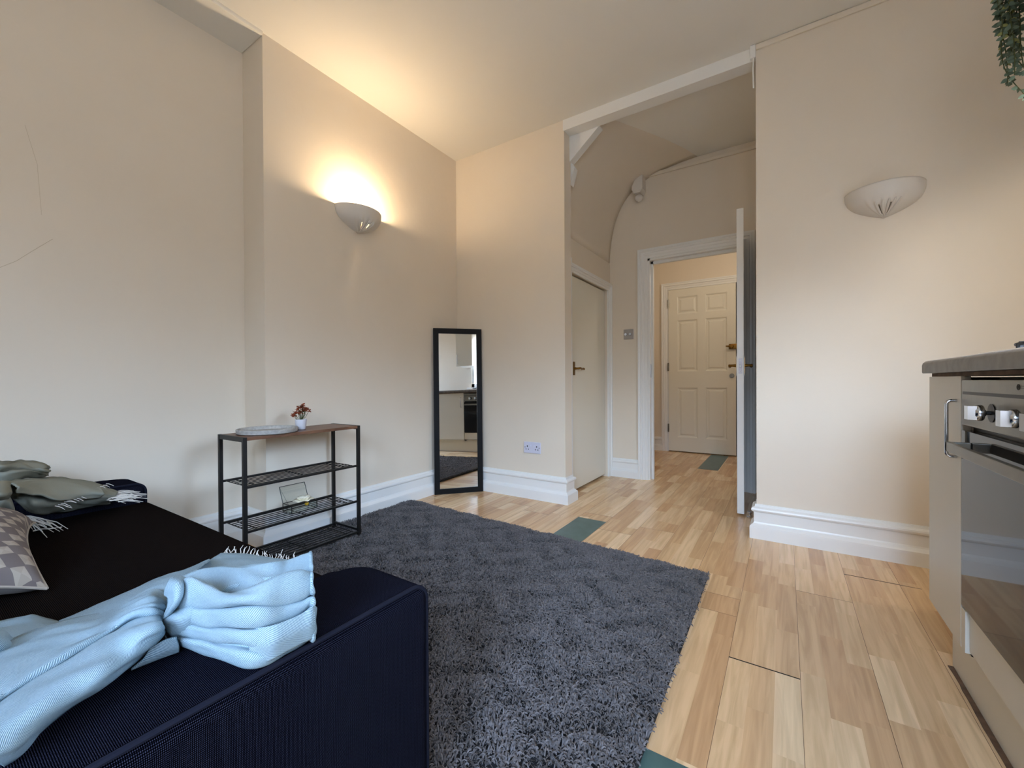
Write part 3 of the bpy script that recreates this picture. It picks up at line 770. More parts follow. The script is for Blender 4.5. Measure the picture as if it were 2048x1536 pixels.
# ------------------------------------------------------------------ cloth helpers
def catmull(P, sub):
    """P: (n, ...) array of control values -> refined array"""
    P = np.asarray(P, float); n = len(P); out = []
    for i in range(n-1):
        p0 = P[max(i-1, 0)]; p1 = P[i]; p2 = P[i+1]; p3 = P[min(i+2, n-1)]
        for k in range(sub):
            t = k/sub
            out.append(.5*((2*p1)+(-p0+p2)*t+(2*p0-5*p1+4*p2-p3)*t*t+(-p0+3*p1-3*p2+p3)*t**3))
    out.append(P[-1]); return np.array(out)
def noise2(x, y, s):
    return (np.sin(x*13.1*s+np.sin(y*7.7*s)*1.9+1)+np.sin(y*15.3*s+np.sin(x*9.1*s+2)*1.7)+.6*np.sin((x+y)*22*s+3))/2.6
class Cloth:
    def __init__(s): s.v = []; s.f = []; s.uv = []; s.n = 0
    def patch(s, rows, su=6, sv=5, amp=.002, seed=0, pleat=None):
        """rows: list of lists of points (same length)"""
        G = np.array([[tuple(p) for p in r] for r in rows])
        G = catmull(G, su); G = np.swapaxes(catmull(np.swapaxes(G, 0, 1), sv), 0, 1)
        a, b_ = G.shape[:2]
        du = np.linalg.norm(np.diff(G, axis=0), axis=2).mean(1); dv = np.linalg.norm(np.diff(G, axis=1), axis=2).mean(0)
        U = np.concatenate(([0], np.cumsum(du))); W_ = np.concatenate(([0], np.cumsum(dv)))
        gu = np.gradient(G, axis=0); gv = np.gradient(G, axis=1); N_ = np.cross(gu, gv); N_ /= np.linalg.norm(N_, axis=2, keepdims=True)+1e-9
        uu, vv = np.meshgrid(U, W_, indexing='ij')
        G = G+N_*(noise2(uu*4+seed, vv*9+seed*2, 1)*amp)[..., None]
        if pleat:
            pa, pn, pl2 = pleat; vn = np.linspace(0, 1, b_)[None, :]; un = U[:, None]
            rg = np.abs(np.sin(PI*pn*vn+.8*np.sin(un*18)))**.6-.6
            G = G+N_*(rg*pa*np.exp(-un/pl2)*np.minimum(1, un/.012)*np.sin(PI*vn)**.5)[..., None]
        s.v += G.reshape(-1, 3).tolist(); base = s.n; s.n += a*b_
        UV = np.stack((uu+seed*.3, vv), -1).reshape(-1, 2); s.uvv = getattr(s, 'uvv', []) + UV.tolist()
        for i in range(a-1):
            for j in range(b_-1):
                s.f.append((base+i*b_+j, base+(i+1)*b_+j, base+(i+1)*b_+j+1, base+i*b_+j+1))
        return G
    def build(s, name, m, parent, thick=.004):
        me = bpy.data.meshes.new(name); me.from_pydata(s.v, [], s.f); me.update()
        uvl = me.uv_layers.new(name='UVMap'); idx = np.empty(len(me.loops), np.int32); me.loops.foreach_get('vertex_index', idx)
        uvl.data.foreach_set('uv', np.array(s.uvv, np.float32)[idx].ravel())
        o = link(name, me, m, parent, smooth=True)
        md = o.modifiers.new('s', 'SOLIDIFY'); md.thickness = thick; md.offset = 0
        return o
def uv_box(o, sc=1.0):
    """box-projected UVs in metres"""
    me = o.data; uvl = me.uv_layers.new(name='UVMap'); 
    for p in me.polygons:
        n = p.normal; ax = max(range(3), key=lambda i: abs(n[i]))
        for li in p.loop_indices:
            c = me.vertices[me.loops[li].vertex_index].co
            uvl.data[li].uv = ((c.y, c.z), (c.x, c.z), (c.y, c.x))[ax] if ax != 2 else (c.y, c.x)

# ------------------------------------------------------------------ sofa
SZ, AZ = .43, .50; SF = .605
def sofa():
    root = thing('sofa', 'dark navy woven fabric sofa with low arms along the left', 'sofa', (-1.49, .2, 0))
    def rounded(x0, x1, y0, y1, z0, z1, r, crown=0, seg=6, cuts=0):
        t = bmesh.new(); bmesh.ops.create_cube(t, size=1)
        bmesh.ops.scale(t, vec=(x1-x0, y1-y0, z1-z0), verts=t.verts); bmesh.ops.translate(t, vec=((x0+x1)/2, (y0+y1)/2, (z0+z1)/2), verts=t.verts)
        bmesh.ops.bevel(t, geom=t.edges[:], offset=r, segments=seg, affect='EDGES', profile=.5)
        if cuts:
            bmesh.ops.subdivide_edges(t, edges=[e for e in t.edges if e.calc_length() > .1], cuts=cuts, use_grid_fill=True)
        if crown:
            for v in t.verts:
                if v.co.z > (z0+z1)/2:
                    k = max(0, 1-((v.co.x-(x0+x1)/2)/((x1-x0)/2))**2)*max(0, 1-((v.co.y-(y0+y1)/2)/((y1-y0)/2))**4)
                    v.co.z += crown*k
        return t
    for x0, x1 in ((-.822, -.593), (-2.385, -2.150)):
        outer = x1 if x1 > -1 else x1
        inner_hi = x1 > -1
        xi, xo = (x0, x1) if inner_hi else (x1, x0); sg = 1 if xo > xi else -1
        if not inner_hi: xi, xo, sg = x0, x1, 1
        def corner(cx, cy, r, a0, a1, n=6): return [(cx+r*math.cos(a0+(a1-a0)*k/n), cy+r*math.sin(a0+(a1-a0)*k/n)) for k in range(n+1)]
        plan = [(x0, -.27), (x1, -.27)]+corner(x1-.022, SF-.022, .022, 0, PI/2)+corner(x0+.075, SF-.065, .065, PI/2, PI, 8)
        plan[-1] = (x0, SF-.065)
        t = bmesh.new(); rings = []
        cxm, cym = (x0+x1)/2, (SF-.27)/2
        lv = [(0, .06), (0, .10), (0, .2), (0, .3), (0, .4), (0, AZ-.022)]+[(.022*(1-math.cos(q)), AZ-.022+.022*math.sin(q)) for q in (.4, .8, 1.2, PI/2)]
        for ins, z in lv:
            rings.append([t.verts.new((x+(cxm-x)/((x1-x0)/2)*ins*.98 if abs(x-cxm) > 1e-6 else x, y+(cym-y)/((SF+.27)/2)*ins, z)) for x, y in plan])
        for q, w_ in zip(rings, rings[1:]):
            for j in range(len(plan)): t.faces.new((q[j], q[(j+1) % len(plan)], w_[(j+1) % len(plan)], w_[j]))
        t.faces.new(rings[0][::-1]); tf = t.faces.new(rings[-1])
        r_ = bmesh.ops.poke(t, faces=[tf]); r_['verts'][0].co.z += .006
        g = MB(); g._add(t); arm = g.build('armrest', M['sofa'], root, smooth=True); uv_box(arm)
        r = .035
        def loop(xp):
            pts = []
            for yy, zz, a0 in ((SF-r, AZ-r, 0),):
                for k in range(9):
                    a = PI/2*(1-k/8); pts.append((xp, SF-r+math.cos(a)*r+.001, AZ-r+math.sin(a)*r+.001))
            return [(xp, -.25, AZ+.001)]+[(xp, -.25+(SF-r+.25)*i/14, AZ+.002) for i in range(1, 14)]+pts+[(xp, SF+.001, AZ-.2), (xp, SF+.001, .08)]
        g = MB().tube(loop(x1-.010), .0042, 8); p = g.build('piping', M['piping'], arm, smooth=True); uv_box(p)
    g = MB(); g._add(rounded(-2.150, -.822, -.10, SF+.012, .24, SZ, .028, .006, cuts=6)); s = g.build('seat', M['seatcloth'], root, smooth=True); uv_box(s)
    g = MB().box(-2.150, -.822, -.27, SF-.02, .07, .245, bev=.01); s = g.build('base_frame', M['seatcloth'], root); uv_box(s)
    g = MB(); g._add(rounded(-2.375, -.60, -.47, -.262, .06, .80, .05, 0)); s = g.build('backrest', M['seatcloth'], root, smooth=True); uv_box(s)
    for x in (-2.33, -.66):
        for y in (-.40, .55): MB().tube([(x, y, .013 if y > 0 or x > -2 else .001), (x, y, .07)], [.018, .024], 12).build('foot', M['black'], root)
sofa()

# ------------------------------------------------------------------ near throw, tied in a loose knot on the near arm
th = thing('throw_blanket', 'pale blue throw loosely knotted over the near sofa arm', 'throw', (-.75, .25, AZ))
C = Cloth()
def PD(px, py, D): return at(px, py, D=D)
def Dz(py, z): return (CAMH-z)*FPX/(py-764)
# each column of the loop: px, then py of  bottom, crease3, crease2, crease1, rim, inner floor, back rim
cols = [ # px, bottom, c3, c2, c1, rim, floor, back,  lean of px at the back
    (333, 1268, 1255, 1240, 1228, 1212, 1205, 1196, 6),
    (346, 1284, 1266, 1243, 1222, 1180, 1178, 1160, 14),
    (378, 1295, 1273, 1246, 1215, 1158, 1165, 1142, 22),
    (412, 1305, 1279, 1252, 1216, 1172, 1180, 1137, 24),
    (450, 1322, 1286, 1256, 1215, 1186, 1186, 1135, 22),
    (492, 1335, 1292, 1256, 1213, 1180, 1170, 1132, 18),
    (530, 1328, 1296, 1252, 1211, 1166, 1172, 1128, 14),
    (568, 1306, 1282, 1242, 1208, 1150, 1155, 1122, 8),
    (600, 1290, 1268, 1228, 1200, 1143, 1142, 1112, 4),
    (619, 1279, 1255, 1216, 1190, 1146, 1135, 1108, -2),
]
rows = []
for i, (px, yb, y3, y2, y1, yr, yf_, yk, lean) in enumerate(cols):
    D = Dz(yb, AZ+.010); e = min(1, i/2.0); w_ = .075*e*(1 if i < 8 else (.6 if i == 8 else .25))+.012
    r_x = lambda q: px+lean*q
    rows.append([PD(px, yb-3, D+.05), PD(px, yb, D+.006), PD(px, (yb*2+y3)/3, D-.006*e), PD(px, (yb+y3*2)/3, D-.006*e), PD(px, y3, D+.004*e),
                 PD(px, y3-4, D-.006*e), PD(px, (y3+y2)/2, D-.009*e), PD(px, y2+5, D-.005*e), PD(px, y2, D+.007*e),
                 PD(px, y2-4, D-.003*e), PD(px, (y2+y1)/2, D-.006*e), PD(px, y1+5, D-.002*e), PD(px, y1, D+.010*e),
                 PD(px, y1-4, D), PD(px, (y1+yr)/2, D-.004), PD(px, yr+3, D+.006), PD(px, yr, D+.016),
                 PD(r_x(.3), yr+4, D+.028), PD(r_x(.5), (yf_+yr)/2+4, D+.02+w_*.45), PD(r_x(.7), (yf_+yk)/2+6, D+.02+w_*.72),
                 PD(r_x(.9), yk+6, D+.02+w_*.95), PD(r_x(1), yk, D+.025+w_), PD(r_x(1), yk+4, D+.04+w_), PD(r_x(.9), yk+40, D+.035+w_)])
# closing column at the right end
px = 628
last = rows[-1]
rows.append([Vector(p)*1 + (PD(627, 1200, .66)-PD(619, 1200, .66)) for p in last[:14]]+[Vector(p) + (PD(624, 1200, .66)-PD(619, 1200, .66)) for p in last[14:]])
rows.append([p.lerp(PD(616, 1190, .70), .55) for p in [Vector(q) for q in rows[-1]]])
C.patch(rows, 7, 5, .0022, 1, (.004, 11, .06))
# folded-over band on the outer right side
C.patch([[PD(x, y0_, D-.010), PD(x, (y0_+y1_)/2, D-.016), PD(x, y1_, D-.006)] for x, y0_, y1_, D in
         ((500, 1256, 1332, .585), (540, 1252, 1320, .583), (575, 1240, 1300, .602), (605, 1226, 1284, .622), (625, 1212, 1276, .636), (631, 1216, 1268, .655))], 6, 6, .001, 3)
# lump inside the loop
C.patch([[PD(x, y+12, .655), PD(x, y, .655), PD(x, y+2, .665), PD(x, y+14, .68)] for x, y in ((445, 1182), (460, 1172), (480, 1169), (498, 1176), (515, 1163), (540, 1155), (570, 1156), (592, 1164))], 5, 5, .001, 5)
# tail to the lower left: rows across, from the knot outwards.  (px,py,z) along each section
tail = [
    [(338, 1196, .548), (333, 1206, .560), (329, 1216, .562), (326, 1226, .558), (325, 1236, .550), (324, 1246, .545), (323, 1256, .535), (322, 1262, .524), (324, 1268, .510)],
    [(312, 1182, .556), (308, 1190, .574), (308, 1205, .578), (308, 1222, .570), (309, 1236, .556), (314, 1240, .568), (320, 1256, .562), (320, 1272, .540), (312, 1284, .510)],
    [(290, 1188, .548), (284, 1198, .570), (276, 1214, .576), (268, 1230, .570), (268, 1244, .554), (276, 1250, .566), (286, 1272, .566), (292, 1292, .545), (286, 1310, .510)],
    [(256, 1202, 0.5280), (246, 1216, 0.5520), (232, 1236, 0.5600), (222, 1259, 0.5600), (222, 1266, 0.5485), (228, 1272, 0.5570), (246, 1304, 0.5560), (252, 1326, 0.5400), (244, 1344, 0.5080)],
    [(214, 1222, 0.5280), (200, 1238, 0.5520), (188, 1258, 0.5600), (175, 1285, 0.5600), (174, 1292, 0.5485), (180, 1299, 0.5570), (200, 1338, 0.5560), (204, 1366, 0.5400), (194, 1384, 0.5080)],
    [(172, 1236, 0.5280), (152, 1248, 0.5520), (138, 1274, 0.5600), (126, 1314, 0.5600), (122, 1326, 0.5485), (127, 1334, 0.5570), (138, 1370, 0.5560), (142, 1402, 0.5400), (132, 1422, 0.5080)],
    [(122, 1246, 0.5280), (98, 1262, 0.5520), (80, 1296, 0.5600), (63, 1350, 0.5600), (58, 1364, 0.5485), (62, 1374, 0.5570), (72, 1412, 0.5560), (82, 1444, 0.5400), (76, 1466, 0.5080)],
    [(72, 1258, 0.5280), (44, 1282, 0.5520), (22, 1322, 0.5600), (0, 1391, 0.5600), (-6, 1408, 0.5485), (-1, 1418, 0.5570), (10, 1454, 0.5560), (30, 1488, 0.5400), (38, 1510, 0.5080)],
    [(30, 1276, 0.5280), (-10, 1304, 0.5520), (-40, 1350, 0.5600), (-74, 1432, 0.5600), (-80, 1450, 0.5485), (-74, 1462, 0.5570), (-50, 1495, 0.5560), (-16, 1515, 0.5400), (8, 1530, 0.5080)],
]
C.patch([[at(x, y, z=z) for x, y, z in r] for r in tail], 8, 8, .0028, 7, (.007, 6, .10))
# part hanging over the inner side of the arm, down to the seat
back = [
    [(420, 1120, .535), (412, 1126, .545), (395, 1140, .555), (380, 1165, .55)],
    [(366, 1143, .520), (362, 1146, .545), (352, 1160, .560), (344, 1185, .555)],
    [(322, 1155, .500), (318, 1158, .535), (312, 1172, .556), (306, 1198, .55)],
    [(262, 1183, .475), (258, 1186, .520), (256, 1204, .545), (252, 1230, .54)],
    [(184, 1216, .452), (184, 1219, .500), (188, 1238, .535), (190, 1262, .53)],
    [(118, 1244, .440), (120, 1247, .480), (128, 1262, .515), (134, 1290, .52)],
]
C.patch([[at(r[0][0]-2, r[0][1]+3, z=r[0][2]-.06)]+[at(x, y, z=z) for x, y, z in r] for r in back], 6, 6, .0018, 9)
# layer over the seat at far left
C.patch([[at(x, y, z=z) for x, y, z in r] for r in [
    [(128, 1249, .448), (122, 1262, .49), (112, 1285, .53)],
    [(72, 1232, .470), (66, 1252, .485), (60, 1284, .52)],
    [(50, 1234, .475), (36, 1252, .480), (20, 1292, .515)],
    [(0, 1243, .470), (-10, 1262, .480), (-30, 1310, .51)],
    [(-60, 1262, .460), (-70, 1290, .475), (-80, 1340, .50)]]], 6, 6, .004, 11)
C.patch([[at(x, y, z=z) for x, y, z in r] for r in [
    [(-60, 1262, .55), (-50, 1268, .585), (-45, 1290, .575), (-45, 1320, .55)],
    [(-10, 1262, .545), (-8, 1268, .575), (-8, 1290, .57), (-10, 1312, .55)],
    [(10, 1268, .54), (14, 1274, .560), (14, 1290, .556), (6, 1305, .545)],
    [(20, 1284, .535), (22, 1288, .540), (20, 1294, .54), (14, 1300, .54)]]], 5, 5, .002, 13)
# flat end lying behind the loop, with its fringe
endp = [
    [(395, 1142, .520), (415, 1124, .512), (440, 1109, .500), (446, 1107, .480)],
    [(430, 1142, .520), (455, 1124, .515), (482, 1111, .503), (488, 1109, .485)],
    [(480, 1142, .520), (500, 1130, .518), (528, 1118, .505), (534, 1115, .488)],
    [(530, 1142, .520), (548, 1132, .518), (575, 1124, .508), (582, 1122, .492)],
    [(570, 1142, .525), (584, 1134, .520), (596, 1128, .512), (600, 1126, .500)]]
C.patch([[at(x, y, z=z) for x, y, z in r] for r in endp], 6, 6, .0012, 15)
# wrapped strand of the knot
C.patch([[PD(x, y, D) for x, y, D in r] for r in [
    [(352, 1152, .655), (342, 1158, .630), (335, 1172, .622), (330, 1190, .630)],
    [(370, 1158, .640), (358, 1166, .612), (348, 1180, .606), (338, 1198, .616)],
    [(372, 1180, .632), (360, 1190, .604), (348, 1202, .598), (336, 1214, .610)],
    [(362, 1200, .630), (352, 1210, .602), (340, 1218, .598), (330, 1228, .610)],
    [(350, 1216, .634), (342, 1226, .608), (332, 1234, .606), (326, 1242, .616)]]], 6, 6, .0015, 17)
C.patch([[PD(x, y, D) for x, y, D in r] for r in [
    [(322, 1246, .625), (330, 1256, .618), (342, 1270, .622), (352, 1284, .632)],
    [(334, 1234, .612), (346, 1240, .600), (360, 1252, .604), (374, 1268, .618)],
    [(352, 1222, .618), (366, 1226, .606), (384, 1232, .606), (400, 1240, .616)],
    [(368, 1208, .628), (384, 1210, .616), (404, 1214, .614), (424, 1216, .622)]]], 6, 6, .0012, 19)
# lower flap under the knot
C.patch([[at(x, y, z=z) for x, y, z in r] for r in [
    [(300, 1296, .530), (286, 1318, .518), (262, 1338, .507)],
    [(330, 1280, .535), (330, 1300, .520), (318, 1316, .507)],
    [(352, 1276, .535), (358, 1290, .520), (358, 1302, .507)]]], 6, 6, .001, 21)
tb = C.build('blanket_cloth', M['throw'], th, .0035)
def fringe(parent, starts, dirv, ln, r=.0013, rr=None, drop=.01, name='fringe'):
    rr = rr or random.Random(2); g = MB()
    for p in starts:
        p = Vector(p); d = Vector(dirv).normalized()+Vector((rr.uniform(-.45, .45), rr.uniform(-.45, .45), rr.uniform(-.1, .25)))
        l = ln*rr.uniform(.6, 1.15); k = rr.uniform(-.3, .3); s = d.cross(Vector((0, 0, 1)))
        g.tube([p, p+d*l*.35+s*k*l*.3, p+d*l*.7-s*k*l*.2+Vector((0, 0, -drop*.4)), p+d*l+s*k*l*.4+Vector((0, 0, -drop))], [r, r, r*.9, r*.5], 5)
    o = g.build(name, M['fringe'], parent, smooth=True); o['kind'] = 'stuff'; return o
st = [at(446+(600-446)*i/34, 1107+(1126-1107)*i/34+random.uniform(-1, 2), z=.487) for i in range(35)]
fringe(th, st, (-.75, .45, .35), .020, .0010, drop=-.004)

# ------------------------------------------------------------------ far throw on the far arm
t2 = thing('throw_blanket', 'sage grey fringed throw knotted over the far sofa arm', 'throw', (-2.2, .35, AZ))
C = Cloth()
def Q(r, zoff=0): return [at(x, y, z=z+zoff) for x, y, z in r]
# tail running along the arm to the seat front
C.patch([Q(r) for r in [
    [(-6, 975, .585), (2, 968, .60), (14, 972, .605), (16, 984, .595), (10, 992, .57)],
    [(28, 962, .565), (34, 962, .575), (36, 976, .58), (36, 990, .565), (34, 1002, .54)],
    [(74, 956, .545), (78, 960, .555), (74, 980, .560), (68, 1004, .545), (64, 1026, .50)],
    [(118, 956, .530), (122, 962, .540), (116, 984, .535), (108, 1004, .525), (104, 1028, .462)],
    [(166, 961, .520), (168, 968, .528), (162, 986, .520), (154, 1002, .50), (150, 1020, .455)],
    [(206, 972, .505), (206, 978, .512), (200, 990, .505), (192, 1002, .485), (190, 1012, .455)],
    [(236, 984, .488), (234, 988, .492), (228, 995, .485), (222, 1001, .470), (220, 1006, .455)]]], 7, 6, .004, 2)
# second fold on top
C.patch([Q(r, .012) for r in [
    [(20, 972, .590), (26, 968, .60), (34, 975, .595), (34, 986, .58)],
    [(62, 962, .565), (70, 962, .572), (76, 974, .568), (74, 990, .555)],
    [(112, 962, .545), (122, 965, .550), (128, 978, .542), (116, 1000, .525)],
    [(158, 968, .528), (168, 972, .53), (172, 982, .522), (160, 998, .50)],
    [(196, 978, .508), (206, 982, .508), (208, 988, .50), (200, 996, .485)]]], 7, 6, .003, 4)
# bundle behind, over the top of the arm
C.patch([Q(r) for r in [
    [(-50, 960, .56), (-50, 938, .62), (-44, 926, .645), (-40, 922, .64), (-38, 928, .60)],
    [(0, 962, .56), (0, 940, .615), (2, 928, .635), (4, 924, .63), (6, 930, .60)],
    [(36, 955, .56), (36, 938, .605), (38, 926, .620), (42, 923, .615), (44, 930, .59)],
    [(66, 953, .55), (68, 940, .590), (70, 930, .605), (74, 925, .600), (76, 930, .58)],
    [(84, 953, .545), (88, 944, .575), (90, 936, .590), (92, 930, .585), (92, 934, .57)],
    [(95, 951, .54), (97, 946, .56), (97, 941, .57), (97, 937, .57), (96, 938, .56)]]], 6, 6, .006, 6)
C.patch([Q(r) for r in [
    [(-50, 978, .56), (-46, 950, .60), (-40, 942, .615)],
    [(0, 968, .565), (0, 948, .60), (2, 940, .61)],
    [(34, 960, .565), (40, 945, .595), (48, 940, .60)],
    [(60, 955, .56), (66, 946, .58), (76, 944, .58)],
    [(88, 952, .55), (92, 948, .56), (96, 947, .56)]]], 6, 6, .004, 8)
# drop from the knot down to the seat at the frame edge
C.patch([Q(r) for r in [
    [(-60, 1000, .585), (-30, 990, .60), (6, 984, .60), (16, 990, .58)],
    [(-60, 1020, .56), (-28, 1010, .575), (12, 1003, .575), (26, 1012, .55)],
    [(-60, 1040, .53), (-26, 1032, .54), (16, 1022, .54), (34, 1032, .515)],
    [(-60, 1056, .50), (-24, 1050, .50), (20, 1040, .50), (40, 1044, .475)]]], 6, 6, .004, 10)
# knot
C.patch([Q(r) for r in [
    [(-10, 966, .60), (-8, 972, .625), (-6, 988, .625), (-8, 1000, .60)],
    [(6, 962, .60), (10, 972, .620), (10, 988, .618), (6, 1000, .59)],
    [(20, 964, .585), (22, 974, .600), (22, 986, .596), (18, 996, .575)]]], 6, 6, .002, 12)
C.build('blanket_cloth', M['throw2'], t2, .004)
rr2 = random.Random(11)
st = [at(225+rr2.uniform(-14, 12), 986+rr2.uniform(-3, 18), z=.487) for i in range(44)]
fringe(t2, st, (.2, 1, -.06), .07, .0013, rr2, .012)
st = [at(110+i*6, 1012-i*2.6, z=.520) for i in range(18)]
fringe(t2, st, (.15, .5, -.1), .028, .0012, rr2, .008)
st = [at(44+rr2.uniform(-8, 6), 1036+rr2.uniform(-5, 6), z=.49) for i in range(20)]
fringe(t2, st, (.45, .8, -.3), .07, .0015, rr2, .025)
MB().tube([at(66, 1062, z=.445), at(84, 1058, z=.445), at(104, 1057, z=.442), at(124, 1054, z=.440)], [.002, .0022, .0018, .0012], 6).build('loose_yarn', M['fringe'], t2)

# ------------------------------------------------------------------ cushion lying on the seat
def cushion():
    A = Vector((-1.372, .212, .470)); e1 = Vector((-.43, .045, .055)).normalized()*.44; e2 = Vector((-.05, -.44, .06)).normalized()*.44
    n = e1.cross(e2).normalized()
    if n.z < 0: n = -n
    root = thing('cushion', 'taupe and cream geometric patterned cushion on sofa seat', 'cushion', A+(e1+e2)*.5)
    def surf(sign, name, m_):
        K = 40; bm = bmesh.new(); uvd = []; rows = []
        for i in range(K+1):
            row = []
            for j in range(K+1):
                u, v = i/K, j/K; a, c = 2*u-1, 2*v-1
                pin = .045*(1-abs(a)**2.0)*(abs(c)**3)*(1 if c > 0 else -1); pin2 = .045*(1-abs(c)**2.0)*(abs(a)**3)*(1 if a > 0 else -1)
                h = .085*((1-a**2)*(1-c**2))**.42
                wr = .006*math.sin(9*a+5*c)*math.sin(7*c-2*a)*(1-a**2)*(1-c**2)+.005*math.sin(17*(a+c))*(1-a*a)*(1-c*c)
                cr = max(0, (a*a+c*c-1.2))*.03
                p = A+e1*(u-pin2*.5/.44)+e2*(v-pin*.5/.44)+n*(sign*h+(wr if sign > 0 else 0))-Vector((0, 0, 1))*cr
                if sign < 0: p.z = max(p.z, SZ+.008)
                row.append(bm.verts.new(p))
            rows.append(row)
        for i in range(K):
            for j in range(K): bm.faces.new((rows[i][j], rows[i+1][j], rows[i+1][j+1], rows[i][j+1]))
        bm.verts.index_update(); me = bpy.data.meshes.new(name); bm.to_mesh(me); bm.free()
        uvl = me.uv_layers.new(name='UVMap')
        for l in me.loops: uvl.data[l.index].uv = ((l.vertex_index//(K+1))/K, (l.vertex_index % (K+1))/K)
        return link(name, me, m_, root, smooth=True)
    surf(1, 'cushion_front', M['cushion']); surf(-1, 'cushion_back', M['cushback'])
    pts = []
    K = 24
    for (ua, va, ub, vb) in ((0, 0, 1, 0), (1, 0, 1, 1), (1, 1, 0, 1), (0, 1, 0, 0)):
        for i in range(K):
            t = i/K; u = ua+(ub-ua)*t; v = va+(vb-va)*t; a, c = 2*u-1, 2*v-1
            pin = .045*(1-abs(a)**2.0)*(abs(c)**3)*(1 if c > 0 else -1); pin2 = .045*(1-abs(c)**2.0)*(abs(a)**3)*(1 if a > 0 else -1)
            pts.append(A+e1*(u-pin2*.5/.44)+e2*(v-pin*.5/.44)-Vector((0, 0, 1))*max(0, (a*a+c*c-1.2))*.03)
    MB().tube(pts+[pts[0]], .003, 6).build('seam', M['cushion'], root, smooth=True)
cushion()

# ------------------------------------------------------------------ kitchen run on the right
XD = .39   # plane of the doors
def cab(y0, y1, label, handle_y, zb=.19, parts=True):
    root = thing('base_cabinet', label, 'cabinet', ((XD+.95)/2, (y0+y1)/2, 0), 'cream kitchen base cabinets')
    g = MB().box(XD+.02, .98, y0+.001, y0+.018, .17, .905).box(XD+.02, .98, y1-.018, y1-.001, .17, .905).box(XD+.02, .98, y0+.001, y1-.001, .17, .19).box(.96, .98, y0+.001, y1-.001, .17, .905).box(XD+.02, XD+.07, y0+.001, y1-.001, .88, .905)
    g.build('carcass', M['cab'], root)
    d = MB().box(XD, XD+.019, y0+.0015, y1-.0015, zb, .908, bev=.0012).build('cabinet_door', M['cab'], root)
    r = .0045; xo = XD-.017; pts = [(XD, handle_y, .842), (XD-.010, handle_y, .842)]
    for k in range(6):
        a = PI/2*k/5; pts.append((XD-.010-math.sin(a)*.010, handle_y, .832+math.cos(a)*.010))
    for k in range(6):
        a = PI/2*k/5; pts.append((XD-.010-math.cos(a)*.010, handle_y, .700-math.sin(a)*.010))
    pts.append((XD, handle_y, .690))
    MB().tube(pts, r, 12).build('cabinet_handle', M['chrome'], d, smooth=True)
    return root
cab(1.575, 1.867, 'narrow cream base cabinet with chrome bar handle beside oven', 1.607)
cab(.48, .978, 'wide cream base cabinet on the window side of oven', .93)
cab(-.02, .478, 'cream base cabinet furthest from the oven', .03)
# plinth under the units
pl_ = thing('plinth', 'cream kickboard along the floor under kitchen units', 'plinth', (.45, .9, 0))
MB().box(.440, .458, -.02, 1.850, .002, .168).box(.458, .97, 1.832, 1.850, .002, .168).build('kickboard', M['cab'], pl_)
g = MB(); pts = []
yy = -.02; random.seed(3)
poly = [(.4395, -.02)]
ys = np.linspace(-.02, 1.84, 60)
poly = [(.442, y) for y in (1.84, -.02)]+[(.427+.0015*math.sin(y*19)+random.uniform(-.0015, .0015), y) for y in ys]
g.prism(poly, 'z', .0004, .0035).build('bare_wood_edge', M['stain'], pl_)
# filler below the oven
# oven
ov = thing('oven', 'built-in oven with steel knob panel and dark glass door', 'oven', (.7, 1.277, .3))
oy0, oy1 = .982, 1.573
g = MB().box(XD+.022, .96, oy0+.004, oy1-.004, .30, .897)
g.build('oven_body', M['oven_dark'], ov)
ob = MB().box(XD, XD+.022, oy0, oy1, .7805, .898, bev=.003).build('control_panel', M['steel'], ov)
MB().box(XD-.0006, XD+.002, oy0+.01, oy1-.012, .8605, .868).build('display_slot', M['oven_dark'], ob)
g = MB()
def ringyz(g, cy, cz, r, w_, n=24):
    g.tube([(XD-.0004, cy+r*math.cos(2*PI*k/n), cz+r*math.sin(2*PI*k/n)) for k in range(n+1)], w_, 5)
ringyz(g, 1.250, .8835, .0055, .0006); g.box(XD-.0008, XD+.001, 1.2493, 1.2507, .8805, .8865)
g.box(XD-.0008, XD+.001, 1.212, 1.240, .8853, .8862).box(XD-.0008, XD+.001, 1.212, 1.240, .8812, .8821)
g.build('maker_mark', M['oven_dark'], ob)
for cy in (1.378, 1.205, 1.105):
    cz = .823; X = RY(-PI/2)
    k = MB().lathe([(0, 0), (.020, 0), (.021, .0015), (0, .002)], (XD, cy, cz), 28, X).tube([(XD, cy, cz), (XD-.020, cy, cz)], .0045, 12).build('knob_base', M['oven_dark'], ob, smooth=True)
    g = MB().lathe([(0, .0145), (.017, .0145), (.0185, .017), (.0175, .026), (.0150, .0295), (0, .0295)], (XD, cy, cz), 28, X)
    g.lathe([(0, .010), (.007, .010), (.009, .0145)], (XD, cy, cz), 20, X)
    g.prism([(XD-.027, cy+.014), (XD-.041, cy+.011), (XD-.041, cy-.011), (XD-.027, cy-.014)], 'z', cz-.0155, cz+.0155)
    g.build('control_knob', M['chrome'], ob, smooth=True)
dr = MB().box(XD, XD+.020, oy0, oy1, .304, .7665, bev=.0015).build('oven_door', M['ovenglass'], ov)
MB().box(.345, .357, oy0+.03, 1.512, .716, .740, bev=.002).box(.345, XD, 1.498, 1.512, .716, .740, bev=.002).box(.345, XD, oy0+.03, oy0+.045, .716, .740, bev=.002).build('oven_handle', M['steel'], dr)
MB().box(XD+.004, XD+.012, oy0, oy1, .2985, .304).build('door_seal', M['oven_dark'], ov)
